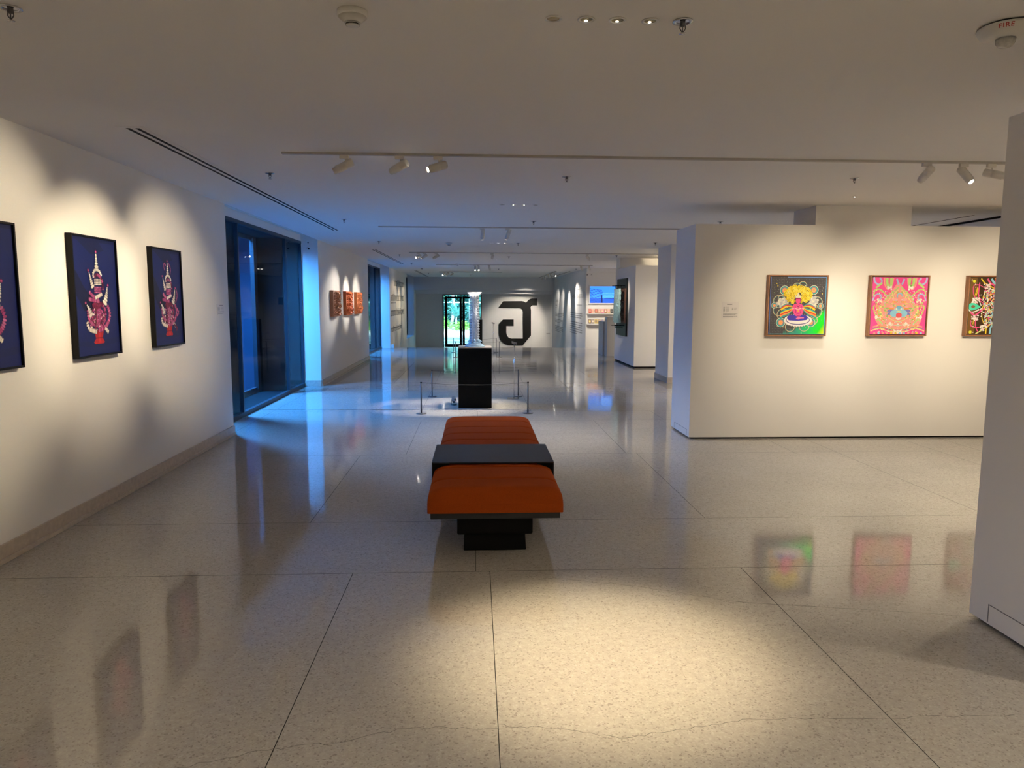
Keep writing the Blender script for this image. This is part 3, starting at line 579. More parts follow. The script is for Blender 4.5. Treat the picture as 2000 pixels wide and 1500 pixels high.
# left wall: four lines of tall display writing, drawn stroke by stroke
r = random.Random(21)
t = thing('wall_lettering', 'four lines of tall black display lettering on the left wall far back', 'lettering', (0, 0, 0)); LET = t
def glyph_line(y0, y1, z0, z1, n):
    bm = bmesh.new(); s = (y1-y0)/n; X = -2.889
    def q(a, b, c, d): bm.faces.new([bm.verts.new(p) for p in ((X, a, c), (X, b, c), (X, b, d), (X, a, d))])
    for i in range(n):
        a = y0+i*s; w = s*.68; t = s*.2; kind = r.randrange(5); hh = z1-z0
        if kind != 1: q(a, a+t, z0, z1-(.0 if kind else .03))
        q(a+w-t, a+w, z0, z1)
        if kind in (0, 2): q(a, a+w, z1-.03, z1)
        if kind in (1, 3): q(a, a+w, z0, z0+.03); q(a, a+w*.6, z1-.035, z1)
        if kind == 4: q(a, a+w, z0+hh*.45, z0+hh*.6)
        q(a-t*.3, a+t*1.4, z1-.05, z1-.015)
        if r.random() < .25: q(a+w*.3, a+w, z1+.02, z1+.045)
    if z1 == 1.785:
        for k in range(4): q(24.9+k*.42, 25.1+k*.42, 1.50, 1.54)
    obj('text_line', bm, INK, LET)
glyph_line(25.7, 29.3, 2.12, 2.31, 13); glyph_line(24.75, 29.2, 1.585, 1.785, 15); glyph_line(24.7, 29.3, 1.065, 1.26, 15); glyph_line(24.8, 28.4, .52, .665, 13)
fr = lambda u, v: Vector((3.717, 34-u, v)); r = random.Random(5)
t = thing('wall_lettering', 'grey title and paragraphs of text on the white right wall at the far end', 'lettering', (0, 0, 0))
# panel nearer: title, subtitle, paragraphs
def title(ya, yb, z0, z1, n):
    s = (ya-yb)/n
    for i in range(n):
        y = ya-i*s; w = s*.62; t = s*.16
        for (a, b, c, d) in ((0, t, 0, 1), (w-t, w, 0, 1), (0, w, .85, 1)) if i % 3 else ((w-t, w, 0, 1), (0, w*.5, .35, .55), (0, w, .0, .14)):
            bm.faces.new([bm.verts.new(p) for p in ((3.717, y-a, z0+(z1-z0)*c), (3.717, y-b, z0+(z1-z0)*c), (3.717, y-b, z0+(z1-z0)*d), (3.717, y-a, z0+(z1-z0)*d))])
for a in ((27.65, 24.85, 1.70, 1.85, 10), (33.4, 32.2, 1.55, 1.66, 4)): bm = bmesh.new(); title(*a); obj('title', bm, INKG, t)
for a in ((7.4, 9.1, 1.99, 2.06, 1), (7.5, 9.0, 1.43, 1.49, 1), (5.85, 9.0, .96, 1.19, 3), (5.85, 9.0, .36, .86, 6), (.5, 1.9, 1.38, 1.44, 1), (.5, 1.2, 1.27, 1.33, 1), (.5, 3.7, .90, 1.08, 3), (.5, 3.4, .62, .80, 3), (.5, 3.5, .20, .50, 4)):
    bm = bmesh.new(); bars(bm, fr, *a, r, .38); obj('paragraph', bm, INKG, t)
# large black emblem letter on the far wall
GP = [(1.073, 1.246), (1.328, 1.586), (2.224, 1.596), (2.324, 1.58), (2.44, 1.525), (2.483, 1.564), (2.556, 1.647), (2.655, 1.707), (2.739, 1.723), (2.981, 1.724), (2.984, 1.385), (2.758, 1.384), (2.691, 1.351), (2.665, 1.284), (2.686, 1.169), (2.694, -0.076), (2.292, -0.561), (1.6, -0.561), (1.433, -0.511), (1.265, -0.395), (1.165, -0.245), (1.115, -0.062), (1.107, 0.469), (1.323, 0.702), (1.842, 0.703), (1.843, 0.381), (1.487, 0.381), (1.488, 0.072), (1.515, -0.061), (1.599, -0.178), (1.732, -0.221), (2.294, -0.22), (2.287, 1.068), (2.259, 1.167), (2.193, 1.227), (2.093, 1.249)]
bm = bmesh.new(); A_ = [bm.verts.new((x, 34.965, z)) for x, z in GP]; B_ = [bm.verts.new((x, 34.98, z)) for x, z in GP]
from mathutils.geometry import tessellate_polygon
for a, b, c in tessellate_polygon([[Vector((x, z, 0)) for x, z in GP]]): bm.faces.new((A_[a], A_[b], A_[c])); bm.faces.new((B_[c], B_[b], B_[a]))
for i in range(len(GP)): bm.faces.new((A_[i], A_[(i+1) % len(GP)], B_[(i+1) % len(GP)], B_[i]))
tag(obj('wall_emblem', bm, mat('emblem_black', (.006, .006, .0055), .5, spec=.2, noise=(1.5, .4))), 'huge black angular letter shape mounted on the far wall', 'emblem')

# ------------------------------------------------------------------ bench
t = thing('bench', 'long orange channelled upholstered bench with black steel saddle table on it', 'bench', (.12, 4.30, 0))
bm = bmesh.new()
vs = bx(bm, -.202, .202, .17, 2.62, 0, .118)
for v in vs:
    if v.co.z > .1: v.co.x *= .97; v.co.y += .01 if v.co.y < 1 else -.01
obj('plinth_base', bm, BASEM, t, bevel=.006)
box_obj('pedestal', (-.242, .242, .13, 2.7, .118, .252), BASEM, t, bevel=.012)
box_obj('seat_frame', (-.404, .404, .03, 2.82, .252, .300), STEEL, t, bevel=.004)
# upholstered cushion: profile across, channels along
bm = bmesh.new(); hw = .424; L0, L1 = -.005, 2.87; cz = (.28, .60, .93, 1.27, 1.60, 1.90, 2.21, 2.52)
ys = sorted(set([L0+i*(L1-L0)/200 for i in range(201)]+[c+d for c in cz for d in (-.004, 0, .004)])); rings = []
def cpt(a, y):
    # a in 0..1 around section from left bottom over the top to right bottom
    n = 2.0
    e0 = max(0, .075-(y-L0))/.075; e1 = max(0, .075-(L1-y))/.075; e = max(e0, e1); sh = 1-(1-math.sqrt(max(0, 1-e*e)))*.62
    g = min(abs(y-c) for c in cz); dip = .011*math.exp(-(g/.006)**2)+.004*math.exp(-(g/.025)**2)
    rr = .075; ztop = .3+.152*sh-dip; wid = hw-.012*(1-sh)-dip*.5
    th = PI*a
    X = -math.cos(th); Z = math.sin(th); p = .28
    x = math.copysign(abs(X)**p, X)*wid; z = .3+(ztop-.3)*(abs(Z)**.42)
    return x, z
na = 40
for y in ys:
    ring = []
    for i in range(na+1):
        x, z = cpt(i/na, y); ring.append(bm.verts.new((x, y, z)))
    rings.append(ring)
for a, b in zip(rings, rings[1:]):
    for i in range(na): f = bm.faces.new((a[i], b[i], b[i+1], a[i+1])); f.smooth = True
    bm.faces.new((a[0], a[na], b[na], b[0]))
bm.faces.new(rings[0][::-1]); bm.faces.new(rings[-1]); obj('cushion', bm, ORANGE, t)
# saddle table
bm = bmesh.new(); y0, y1 = .655, 1.295; w = .432; th = .006; pr = []
outer = [(-w, .262), (-w, .470), (w, .470), (w, .262)]
bx(bm, -w, w, y0, y1, .461, .470); bx(bm, -w, -w+.008, y0, y1, .30, .461); bx(bm, w-.008, w, y0, y1, .30, .461)
obj('saddle_table', bm, STEEL, t, bevel=.003, label='dark steel saddle table folded over the cushion')
for s in (-1, 1):
    for ye in (y0+.002, y1-.006):
        bm = bmesh.new(); P = [(s*(w-.006), .462), (s*(w-.12), .462)]+[(s*(w-.12+.105*math.sin(i*PI/16)), .452-.115*(1-math.cos(i*PI/16))) for i in range(9)]+[(s*(w-.006), .30)]
        A_ = [bm.verts.new((x, ye, z)) for x, z in P]; B_ = [bm.verts.new((x, ye+.004, z)) for x, z in P]; bm.faces.new(A_); bm.faces.new(B_[::-1])
        for i in range(len(P)): bm.faces.new((A_[i], A_[(i+1) % len(P)], B_[(i+1) % len(P)], B_[i]))
        obj('saddle_bracket', bm, BASEM, t)

# ------------------------------------------------------------------ plinths, glass works, barriers
def plinth(name, x0, x1, y0, y1, h, m, lab, topm=None, cat='plinth'):
    t = thing(name, lab, cat, ((x0+x1)/2, (y0+y1)/2, 0)); a = (x1-x0)/2; b = (y1-y0)/2
    box_obj('body', (-a, a, -b, b, 0, h-.012), m, t, bevel=.003); box_obj('top', (-a, a, -b, b, h-.012, h), topm or m, t, bevel=.002); return t
PBLK = mat('plinth_black', (.003, .003, .003), .6, spec=.1)
plinth('display_plinth', -.262, .236, 10.65, 11.15, .91, PBLK, 'tall black display plinth behind the bench bearing the glass column', mat('plinth_top', (.16, .15, .14), .4))
plinth('display_plinth', -.19, .19, 20.9, 21.3, 1.055, PBLK, 'distant black plinth half hidden behind the glass column')
def crystal(name, bd, col, rough):
    m = bpy.data.materials.new(name); m.use_nodes = True; N = m.node_tree.nodes; L = m.node_tree.links
    for n in list(N): N.remove(n)
    o = N.new('ShaderNodeOutputMaterial'); tr = N.new('ShaderNodeBsdfTransparent'); df = N.new('ShaderNodeBsdfDiffuse'); df.inputs[0].default_value = (*col, 1); tl = N.new('ShaderNodeBsdfTranslucent'); tl.inputs[0].default_value = (*col, 1)
    gl = N.new('ShaderNodeBsdfGlossy'); gl.inputs['Roughness'].default_value = rough
    a = N.new('ShaderNodeMixShader'); a.inputs[0].default_value = .5; L.new(df.outputs[0], a.inputs[1]); L.new(tl.outputs[0], a.inputs[2])
    b = N.new('ShaderNodeMixShader'); b.inputs[0].default_value = bd; L.new(tr.outputs[0], b.inputs[1]); L.new(a.outputs[0], b.inputs[2])
    c = N.new('ShaderNodeMixShader'); c.inputs[0].default_value = .18; L.new(b.outputs[0], c.inputs[1]); L.new(gl.outputs[0], c.inputs[2]); L.new(c.outputs[0], o.inputs[0]); return m
CRY = crystal('cut_glass', .8, (.95, .97, 1), .1)
g = thing('glass_column_sculpture', 'tall clear cut-glass column with flared dish top standing on the black plinth', 'sculpture', (-.018, 10.9, .91))
bm = bmesh.new()
for i in range(5):
    h0 = .0; r = (.155, .14, .12, .10, .082)[i]; lathe(bm, [(r, i*.016), (r-.012, i*.016+.016)], 8)
for k in range(8):
    a = 2*PI*k/8; tube(bm, (.10*math.cos(a), .10*math.sin(a), .07), (.062*math.cos(a), .062*math.sin(a), .105), .016, 6)
obj('foot', bm, crystal('foot_glass', .6, (.55, .8, 1), .15), g)  # bluish backlight glow painted into the foot's tint
bm = bmesh.new(); lathe(bm, [(.048, .08), (.048, .76)], 8)
for k in range(8):
    a = 2*PI*k/8
    for j in range(17): lathe(bm, [(.003, j*.04-.0), (.016, j*.04+.02), (.003, j*.04+.04)], 6, loc=(.060*math.cos(a), .060*math.sin(a), .085))
obj('shaft', bm, CRY, g)
bm = bmesh.new(); lathe(bm, [(.052, .74), (.058, .765), (.085, .79), (.105, .81), (.108, .82), (.098, .82), (.06, .785), (.03, .775), (.0, .775)], 24); obj('dish', bm, CRY, g)
g = thing('glass_lotus_sculpture', 'small pale glass sculpture on the distant black plinth', 'sculpture', (0, 21.1, 1.055))
bm = bmesh.new()
for k in range(9):
    a = 2*PI*k/9; lathe(bm, [(.004, 0), (.035, .05), (.02, .12), (.002, .17)], 8, loc=(.09*math.cos(a), .09*math.sin(a), 0))
lathe(bm, [(.12, 0), (.11, .02), (.05, .06), (.04, .18), (.004, .24)], 12); obj('petals', bm, CRY, g)
# stanchions
def stanchion(loc, lab):
    t = thing('barrier_post', lab, 'barrier post', loc, 0, 'low grey barrier posts around the plinths')
    bm = bmesh.new(); lathe(bm, [(.075, 0), (.075, .006), (.06, .010), (.012, .012)], 28); obj('base', bm, DMETAL, t)
    bm = bmesh.new(); tube(bm, (0, 0, .01), (0, 0, .44), .0105, 12); pl_ = obj('pole', bm, DMETAL, t)
    bm = bmesh.new(); lathe(bm, [(.0105, .438), (.013, .442), (.013, .452), (.004, .456)], 14); obj('cap', bm, BASEM, pl_)
    return t
s0 = stanchion((-.777, 10.14, 0), 'low grey barrier post front left of the near black plinth')
for loc, lab in (((.744, 10.14, 0), 'low grey barrier post front right of the near black plinth'), ((-.733, 11.96, 0), 'low grey barrier post back left of the near black plinth'), ((.715, 11.98, 0), 'low grey barrier post back right of the near black plinth'),
                 ((-.578, 20.4, 0), 'low barrier post front left of the distant plinth, seen before the glazed door'), ((.671, 20.4, 0), 'low barrier post front right of the distant plinth'), ((-.693, 22.3, 0), 'low barrier post back left of the distant plinth'), ((.635, 22.3, 0), 'low barrier post back right of the distant plinth')): dup(s0, loc, lab)
def cord(a, b, sag, lab):
    a = Vector((*a, .445)); b = Vector((*b, .445)); d = (b-a).normalized()*.009; a += d*1.6; b -= d*1.6
    P = [a.lerp(b, i/20)-Vector((0, 0, sag*4*(i/20)*(1-i/20))) for i in range(21)]; bm = bmesh.new(); path_tube(bm, P, .0028, 6)
    tag(obj('barrier_rope', bm, DMETAL), lab, 'rope', 'thin grey barrier ropes')
q = [(-.777, 10.14), (.744, 10.14), (.715, 11.98), (-.733, 11.96)]; q2 = [(-.578, 20.4), (.671, 20.4), (.635, 22.3), (-.693, 22.3)]
for P, nm, sg in ((q, 'near', (.035, .10, .035, .10)), (q2, 'distant', (.04, .05, .04, .05))):
    for i, w_ in enumerate(('front', 'right', 'back', 'left')): cord(P[i], P[(i+1) % 4], sg[i], 'thin barrier cord along the %s side of the %s plinth enclosure' % (w_, nm))
# label stands
def label_stand(loc, h, lab):
    t = thing('label_stand', lab, 'label stand', loc, 0, 'slim label stands')
    bm = bmesh.new(); bx(bm, -.11, .08, -.09, .09, 0, .008); obj('base', bm, CHROME, t, bevel=.002)
    bm = bmesh.new(); tube(bm, (0, 0, .008), (0, 0, h-.02), .006, 10); obj('pole', bm, CHROME, t)
    bm = bmesh.new(); bx(bm, -.045, .045, -.03, .03, 0, .006, M=Matrix.Translation((0, 0, h-.015)) @ Matrix.Rotation(.5, 4, 'X') @ Matrix.Rotation(.35, 4, 'Y')); obj('label_plate', bm, mat('plate_grey', (.25, .25, .25), .5), t)
label_stand((.628, 11.72, 0), .93, 'slim chrome label stand right of the near black plinth')
label_stand((.528, 21.9, 0), .94, 'slim label stand beside the distant plinth')
# floor spotlight left of plinth
t = thing('floor_spotlight', 'small silver spotlight on the floor tight against the left of the near black plinth', 'spotlight', (-.34, 11.0, 0))
bm = bmesh.new(); lathe(bm, [(.045, 0), (.045, .008), (.01, .012)], 20); obj('base', bm, DMETAL, t)
bm = bmesh.new(); bx(bm, -.04, -.034, -.012, .012, .008, .09); bx(bm, .034, .04, -.012, .012, .008, .09); obj('yoke', bm, BASEM, t)
bm = bmesh.new(); tube(bm, (0, .03, .04), (0, -.03, .115), .026, 16, .033); obj('housing', bm, CHROME, t)
# grey plinths near the shelves
GRP = mat('plinth_grey', (.52, .51, .50), .5)
plinth('display_plinth', 3.775, 4.2, 21.15, 21.95, 1.01, GRP, 'pale grey plinth before the book shelves, the lower of two', mat('plinth_top_grey', (.6, .59, .57), .4))
plinth('display_plinth', 3.815, 4.3, 20.72, 21.12, 1.15, GRP, 'pale grey plinth before the book shelves, the taller one nearer the black artwork')
# black panel artwork on partition
t = thing('panel_artwork', 'tall black panel artwork with turquoise textured slab on metal brackets', 'artwork', (3.798, 17.85, .72))
box_obj('panel', (-.045, 0, 0, 1.2, 0, 1.46), mat('panel_black', (.008, .012, .013), .45, spec=.25), t, bevel=.002)
for z in (.27, 1.27):
    bm = bmesh.new()
    for y in (.15, .55): tube(bm, (-.045, y, z), (-.30, y, z), .009, 8)
    tube(bm, (-.045, .35, z-.06), (-.045-.2, .35, z-.06), .008, 8); tube(bm, (-.245, .35, z-.06), (-.245, .35, z+.0), .008, 8); tube(bm, (-.12, .15, z), (-.12, .55, z), .008, 8)
    obj('bracket', bm, BASEM, t)
bm = bmesh.new(); r = random.Random(6)
V = [[[bm.verts.new((x+(r.uniform(-.012, .012)), -.05+i*.06, .34+j*.045)) for j in range(20)] for i in range(12)] for x in (-.24, -.19)]
for k in (0, 1):
    for i in range(11):
        for j in range(19): bm.faces.new((V[k][i][j], V[k][i+1][j], V[k][i+1][j+1], V[k][i][j+1]))
for i in range(11): bm.faces.new((V[0][i][0], V[0][i+1][0], V[1][i+1][0], V[1][i][0])); bm.faces.new((V[0][i][19], V[0][i+1][19], V[1][i+1][19], V[1][i][19]))
for j in range(19): bm.faces.new((V[0][0][j], V[0][0][j+1], V[1][0][j+1], V[1][0][j])); bm.faces.new((V[0][11][j], V[0][11][j+1], V[1][11][j+1], V[1][11][j]))
obj('slab', bm, mat('turquoise_slab', (.32, .48, .47), .35, noise=(30, .75)), t, label='mottled turquoise textured slab')
bm = bmesh.new()
for _ in range(70): a = r.uniform(.0, .62); z = r.uniform(.36, 1.18); bx(bm, -.10, -.08, a, a+.02, z, z+.02)
bx(bm, -.085, -.045, .0, .62, .33, 1.2); obj('copper_core', bm, mat('copper_core', (.10, .045, .03), .5, noise=(60, .8)), t)

# ------------------------------------------------------------------ shelf wall: screen, ledges, books
t = thing('wall_screen', 'white framed screen glowing blue on the shelf wall at the far right', 'screen', (3.80, 24.2, 1.50))
bm = bmesh.new(); bx(bm, 0, 1.24, -.05, 0, 0, .04); bx(bm, 0, 1.24, -.05, 0, .60, .64); bx(bm, 0, .04, -.05, 0, .04, .60); bx(bm, 1.2, 1.24, -.05, 0, .04, .60); bx(bm, .04, 1.2, -.02, 0, .04, .60); obj('frame', bm, WHITEP, t)
A = Art(1.16, .56); rg = random.Random(2); A.poly([(0, 0), (1, 0), (1, 1), (0, 1)], (.05, .30, .95)); A.poly([(0, 0), (1, 0), (1, .30), (0, .28)], (.02, .10, .60))
for i in range(9):
    for j in range(9):
        if i*.04+j*.0 < .36: A.circ(.02+i*.04+.02*(j % 2), .05+j*.10-i*.012, .016, (.02, .06, .40), 6, .034)
for i in range(9):
    for j in range(4): A.circ(.40+i*.035+.016*(j % 2), .30+j*.09, .014, (.12, .45, .98), 6, .030)
A.poly([(.33, .02), (.38, .02), (.37, .48), (.335, .48)], (.01, .02, .12)); A.poly([(.70, .28), (1, .28), (1, .42), (.90, .48), (.82, .60), (.74, .58), (.72, .45)], (.005, .01, .05)); A.poly([(.42, .26), (1, .24), (1, .28), (.42, .29)], (.01, .03, .25))
A.rib([(.56, 1), (.57, .8), (.55, .6)], .006, (.1, .3, .8))
A.build('picture', lambda u, v, z: Vector((.04+u*1.16, -.022-z, .04+v*.56)), t, attr_mat('screen_picture', .4, 0, .75))
BC = [(.55, .08, .04), (.75, .45, .38), (.42, .20, .12), (.62, .35, .25), (.75, .25, .38), (.50, .22, .12), (.70, .48, .25), (.03, .03, .03)]; BC2 = [(.12, .05, .05), (.20, .16, .13), (.62, .45, .08), (.35, .22, .10), (.3, .3, .32), (.5, .4, .3), (.15, .1, .2), (.4, .1, .1)]
for si, (z, cols, lab) in enumerate(((1.172, BC, 'upper'), (.818, BC2, 'lower'))):
    t = thing('picture_ledge', '%s white ledge shelf of face-out books below the blue screen' % lab, 'shelf', (3.73, 24.2, z)); bm = bmesh.new()
    bx(bm, .02, 1.5, -.16, 0, 0, .02); bx(bm, .02, 1.5, -.165, -.155, .0, .035); obj('ledge', bm, WHITEP, t)
    pos = ('first from the left', 'second', 'third', 'fourth', 'fifth', 'sixth', 'seventh', 'eighth'); ad = (['red', 'cream', 'brown', 'pale brown', 'pink', 'rust', 'tan', 'black'], ['dark', 'dark brown', 'yellow', 'brown', 'grey', 'beige', 'purple', 'dark red'])[si]
    for k in range(8):
        x = 3.80+k*.106; b = thing('book', '%s covered book standing face out on the %s ledge, %s' % (ad[k], lab, pos[k]), 'book', (x, 24.10, z+.0245), 0, 'face-out books on the %s ledge' % lab)
        Mx = Matrix.Rotation(-.35, 4, 'X')
        bm = bmesh.new(); bx(bm, 0, .098, -.008, .0, 0, .155, M=Mx); obj('cover', bm, mat('book_%s' % ad[k].replace(' ', '_')+str(si), cols[k], .4), b)
        bm = bmesh.new(); bx(bm, .003, .096, .0005, .008, .002, .152, M=Mx); obj('pages', bm, WHITEP, b)
        bm = bmesh.new(); r = random.Random(k+si*9); c2 = cols[(k*3+2) % 8]
        bx(bm, .02, .075, -.0095, -.008, .04+r.random()*.02, .10, M=Mx); bx(bm, .015, .08, -.0095, -.008, .12, .135, M=Mx); obj('cover_art', bm, mat('book_art_%d' % ((k*3+2) % 8 + si*8), tuple(min(1, c*1.3+.1) for c in c2), .4), b)
for x, w_, lab, m in ((3.735, .02, 'small black device on the shelf wall top left of the screen', BASEM), (3.86, .06, 'small grey device with dark dots on the shelf wall above the screen', WHITEP)):
    t = thing('wall_sensor', lab, 'sensor', (x, 24.2, 2.46)); bm = bmesh.new(); bx(bm, 0, w_, -.03, 0, 0, .05); obj('housing', bm, m, t, bevel=.004); bm = bmesh.new(); tube(bm, (w_/2, -.03, .03), (w_/2, -.038, .03), .008, 10); obj('lens', bm, BLACK, t)

# ------------------------------------------------------------------ ceiling things
def track(x0, x1, y, lab, along='x'):
    bm = bmesh.new()
    if along == 'x': bx(bm, x0, x1, y-.017, y+.017, H-.016, H)
    else: bx(bm, y-.017, y+.017, x0, x1, H-.016, H)
    tag(obj('lighting_track', bm, mat('track_white', (.42, .40, .37), .5)), lab, 'lighting track', 'ceiling lighting tracks')
track(-1.446, 6.5, 5.6, 'lighting track nearest the viewer running across the ceiling above the bench'); track(-1.446, 3.75, 10.95, 'second lighting track, above the near black plinth'); track(-1.52, 6.5, 16.7, 'third lighting track, before the second window')
track(-1.2, 3.6, 22.2, 'fourth lighting track, above the distant plinth'); track(26.6, 33.9, 2.97, 'lighting track running away from the viewer beside the right text wall', 'y')
def head(x, y, tgt, lab, power=0, size=40, blend=.6, col=WARM, glow=True, sc=1, z=H-.016, rad=.02, real=True):
    t = thing('track_spotlight', lab, 'spotlight', (x, y, z), 0, 'cream cylindrical track spotlights')
    bm = bmesh.new(); bx(bm, -.045*sc, .025*sc, -.014, .014, -.028, -.0005); obj('adapter', bm, FIXT, t, bevel=.004)
    bm = bmesh.new(); tube(bm, (0, 0, -.024), (0, 0, -.065), .007, 10); lathe(bm, [(.0, -.074), (.012, -.068), (.012, -.058), (0, -.052)], 12); obj('stem', bm, FIXT, t)
    pv = Vector((0, 0, -.075)); d = (Vector(tgt)-(Vector((x, y, z))+pv)).normalized()
    R3 = d.to_track_quat('Z', 'Y').to_matrix().to_4x4(); M = Matrix.Translation(pv) @ R3
    bm = bmesh.new(); lathe(bm, [(.004, -.062), (.026, -.060), (.031, -.054), (.031, -.003), (.0295, -.001), (.031, .001), (.031, .075), (.025, .078), (.025, .102), (.021, .102), (.021, .070), (.0, .070)], 24, M=M)
    hs = obj('housing', bm, FIXT, t)
    bm = bmesh.new(); lathe(bm, [(.0, .096), (.0205, .096)], 20, M=M); obj('lens', bm, lamp_glow() if glow else BLACK, hs)
    if power:
        l = bpy.data.lights.new('spot_beam', 'SPOT'); l.energy = power; l.color = col; l.spot_size = math.radians(size); l.spot_blend = blend; l.shadow_soft_size = rad
        o = bpy.data.objects.new('spot_beam', l); C.objects.link(o); o.parent = t; o.matrix_local = Matrix.Translation(pv+d*.105) @ d.to_track_quat('-Z', 'Y').to_matrix().to_4x4()
    return t
LW = -2.892
head(-.975, 5.6, (LW, 5.62, 1.62), 'track spotlight first from the left on the nearest track, tilted to the left wall', 132, 52, .75)
head(-.562, 5.6, (LW, 6.95, 1.62), 'track spotlight second from the left on the nearest track', 155, 46, .75)
head(-.273, 5.6, (LW, 4.30, 1.62), 'track spotlight third from the left on the nearest track, its bright lens showing', 160, 50, .75)
head(3.54, 5.6, (3.66, 8.15, 1.4), 'track spotlight left of the trio at the right end of the nearest track', 120, 54, .95)
head(3.84, 5.6, (4.4, 3.6, .3), 'track spotlight with glaring lens, middle of the right-hand trio', 110, 40, .7)
head(4.064, 5.6, (5.3, 4.5, 2.1), 'track spotlight with lens glowing beside the near partition edge', 110, 50, .7)
head(4.7, 5.6, (4.86, 8.15, 1.4), 'track spotlight behind the near partition edge lighting the pink picture', 120, 54, .95)
head(5.75, 5.6, (6.0, 8.15, 1.4), 'track spotlight furthest right lighting the half hidden picture', 120, 54, .95)
head(.108, 10.95, (-.05, 10.9, .9), 'track spotlight above the glass column, left of the pair', 200, 46, .3, NEUT); head(.493, 10.95, (.0, 10.9, 1.2), 'track spotlight above the glass column, right of the pair', 230, 44, .3, NEUT)
for x, yt, lab in ((-1.30, 14.85, 'first'), (-1.16, 16.3, 'second'), (-.889, 17.7, 'third')): head(x, 16.7, (LW, yt, 1.6), '%s of three track spotlights aimed at the wood carvings' % lab, 230, 34, .95, NEUT)
head(.388, 16.7, (0, 21.0, 1.2), 'lone track spotlight mid ceiling on the third track', 60, 30, .5, NEUT)
head(2.591, 16.7, (3.8, 18.4, 1.5), 'track spotlight on the third track aimed at the tall black panel artwork', 90, 38, .6, NEUT)
head(4.27, 16.7, (5.2, 18.4, 2.6), 'left track spotlight of two above the partition with the black artwork', 50, 70, .7, WARM); head(4.55, 16.7, (4.6, 14.9, .3), 'right track spotlight of two above the partition with the black artwork', 110, 60, .7, WARM)
head(-.016, 22.2, (-.05, 21.1, 1), 'left track spotlight of the pair on the fourth track', 50, 36, .5, NEUT); head(.094, 22.2, (.05, 21.1, 1), 'right track spotlight of the pair on the fourth track', 50, 36, .5, NEUT)
head(.422, 22.2, (1.2, 24, .3), 'track spotlight just right of the pair on the fourth track', 40, 50, .5, NEUT)
head(3.25, 22.2, (4.1, 24.2, .95), 'track spotlight with glaring lens near the shelf wall', 85, 42, .6, NEUT); head(3.50, 22.2, (4.5, 24.2, .95), 'smaller looking track spotlight next to the glaring one at the shelf wall', 60, 42, .6, NEUT)
for i, (y, tg, pw, sz) in enumerate(((32.0, (1.9, 34.95, .3), 420, 56), (31.0, (3.7, 33.0, 1.3), 150, 40), (29.5, (3.7, 31.0, 1.3), 130, 44), (28.5, (3.7, 28.6, 1.2), 150, 60), (27.2, (3.7, 26.0, 1.3), 220, 64))):
    head(2.97, y, tg, '%s track spotlight on the rail beside the right text wall' % ('furthest', 'fourth', 'middle', 'second', 'nearest')[i], pw, sz, .7, NEUT)
for y, pw in ((25.2, 110), (26.8, 110), (28.6, 110)):      # text wall on the left
    pass
track(-1.4, 1.0, 27.8, 'fifth lighting track, deep in the far hall')
for i, (x, yt) in enumerate(((-1.2, 25.6), (-1.05, 27.4), (-.9, 29.2))): head(x, 27.8, (LW, yt, 1.3), '%s track spotlight of three aimed at the left wall lettering' % ('left', 'middle', 'right')[i], 95, 46, .6, WARM)
# recessed downlights
BRASS = mat('brass_reflector', (.34, .25, .10), .25, metal=.9)
def downlight(x, y, lab, power=0, size=60, blend=.9, col=WARM, lit=True, aim=(0, 0)):
    t = thing('downlight', lab, 'downlight', (x, y, H), 0, 'recessed brass downlights')
    bm = bmesh.new(); lathe(bm, [(.024, -.0005), (.034, -.0005), (.035, -.003), (.026, -.004), (.024, -.0005)], 28); obj('trim_ring', bm, WHITEP, t)
    bm = bmesh.new(); lathe(bm, [(.0245, -.0012), (.0245, -.0006), (.0, -.0006)], 24); rf = obj('reflector', bm, BRASS, t)
    if lit:
        bm = bmesh.new(); lathe(bm, [(.0, -.0022), (.006, -.0022), (.006, -.0014)], 14, loc=(0, .012, 0)); obj('lamp', bm, lamp_glow(), rf)
    if power:
        l = bpy.data.lights.new('down_beam', 'SPOT'); l.energy = power; l.color = col; l.spot_size = math.radians(size); l.spot_blend = blend; l.shadow_soft_size = .03 if size < 100 else .07
        o = bpy.data.objects.new('down_beam', l); C.objects.link(o); o.parent = t; o.location = (0, 0, -.02); o.rotation_euler = Vector((aim[0], aim[1], -1)).to_track_quat('-Z', 'Y').to_euler()
nm = ('leftmost', 'second', 'third', 'rightmost')
for i, x in enumerate((.306, .436, .56, .69)): downlight(x, 2.94, 'brass recessed downlight, %s of the row of four at the top of the view' % nm[i], (0, 130, 160, 160)[i], 41, 1.0, (1, .81, .52), i > 0, (0, .05))
for yy, rw in ((8.42, 'row above the bench end'), (13.96, 'row beyond the near plinth'), (19.4, 'far row before the distant plinth'), (24.9, 'added last row over the floor edge')):  # the row over the floor edge is added to brighten the far hall
    for i, x in enumerate((.306, .436, .56, .69)): downlight(x, yy, 'recessed downlight, %s in the %s' % (nm[i], rw), (0, 95, 95, 0)[i], 104, 1, NEUT, i in (1, 2))
downlight(3.977, 7.5, 'single recessed downlight before the column above the picture partition', 50, 90, 1, NEUT)
for x, y, p, lab in ((-1.0, -.6, 130, 'left of the hall'), (1.2, .4, 130, 'right of the hall'), (4.8, 1.2, 320, 'in the right-hand bay'), (4.9, 5.0, 230, 'in the right-hand bay beside the track'), (4.6, 11.8, 230, 'in the bay behind the picture partition'), (5.2, 15.4, 200, 'in the bay before the black artwork partition'), (5.2, 21.6, 220, 'in the bay before the shelf wall')):
    downlight(x, y, 'added fill downlight %s out of the main view' % lab, p, 165, 1, (1, .86, .66))  # extra fixtures added as fill, lifting the general brightness
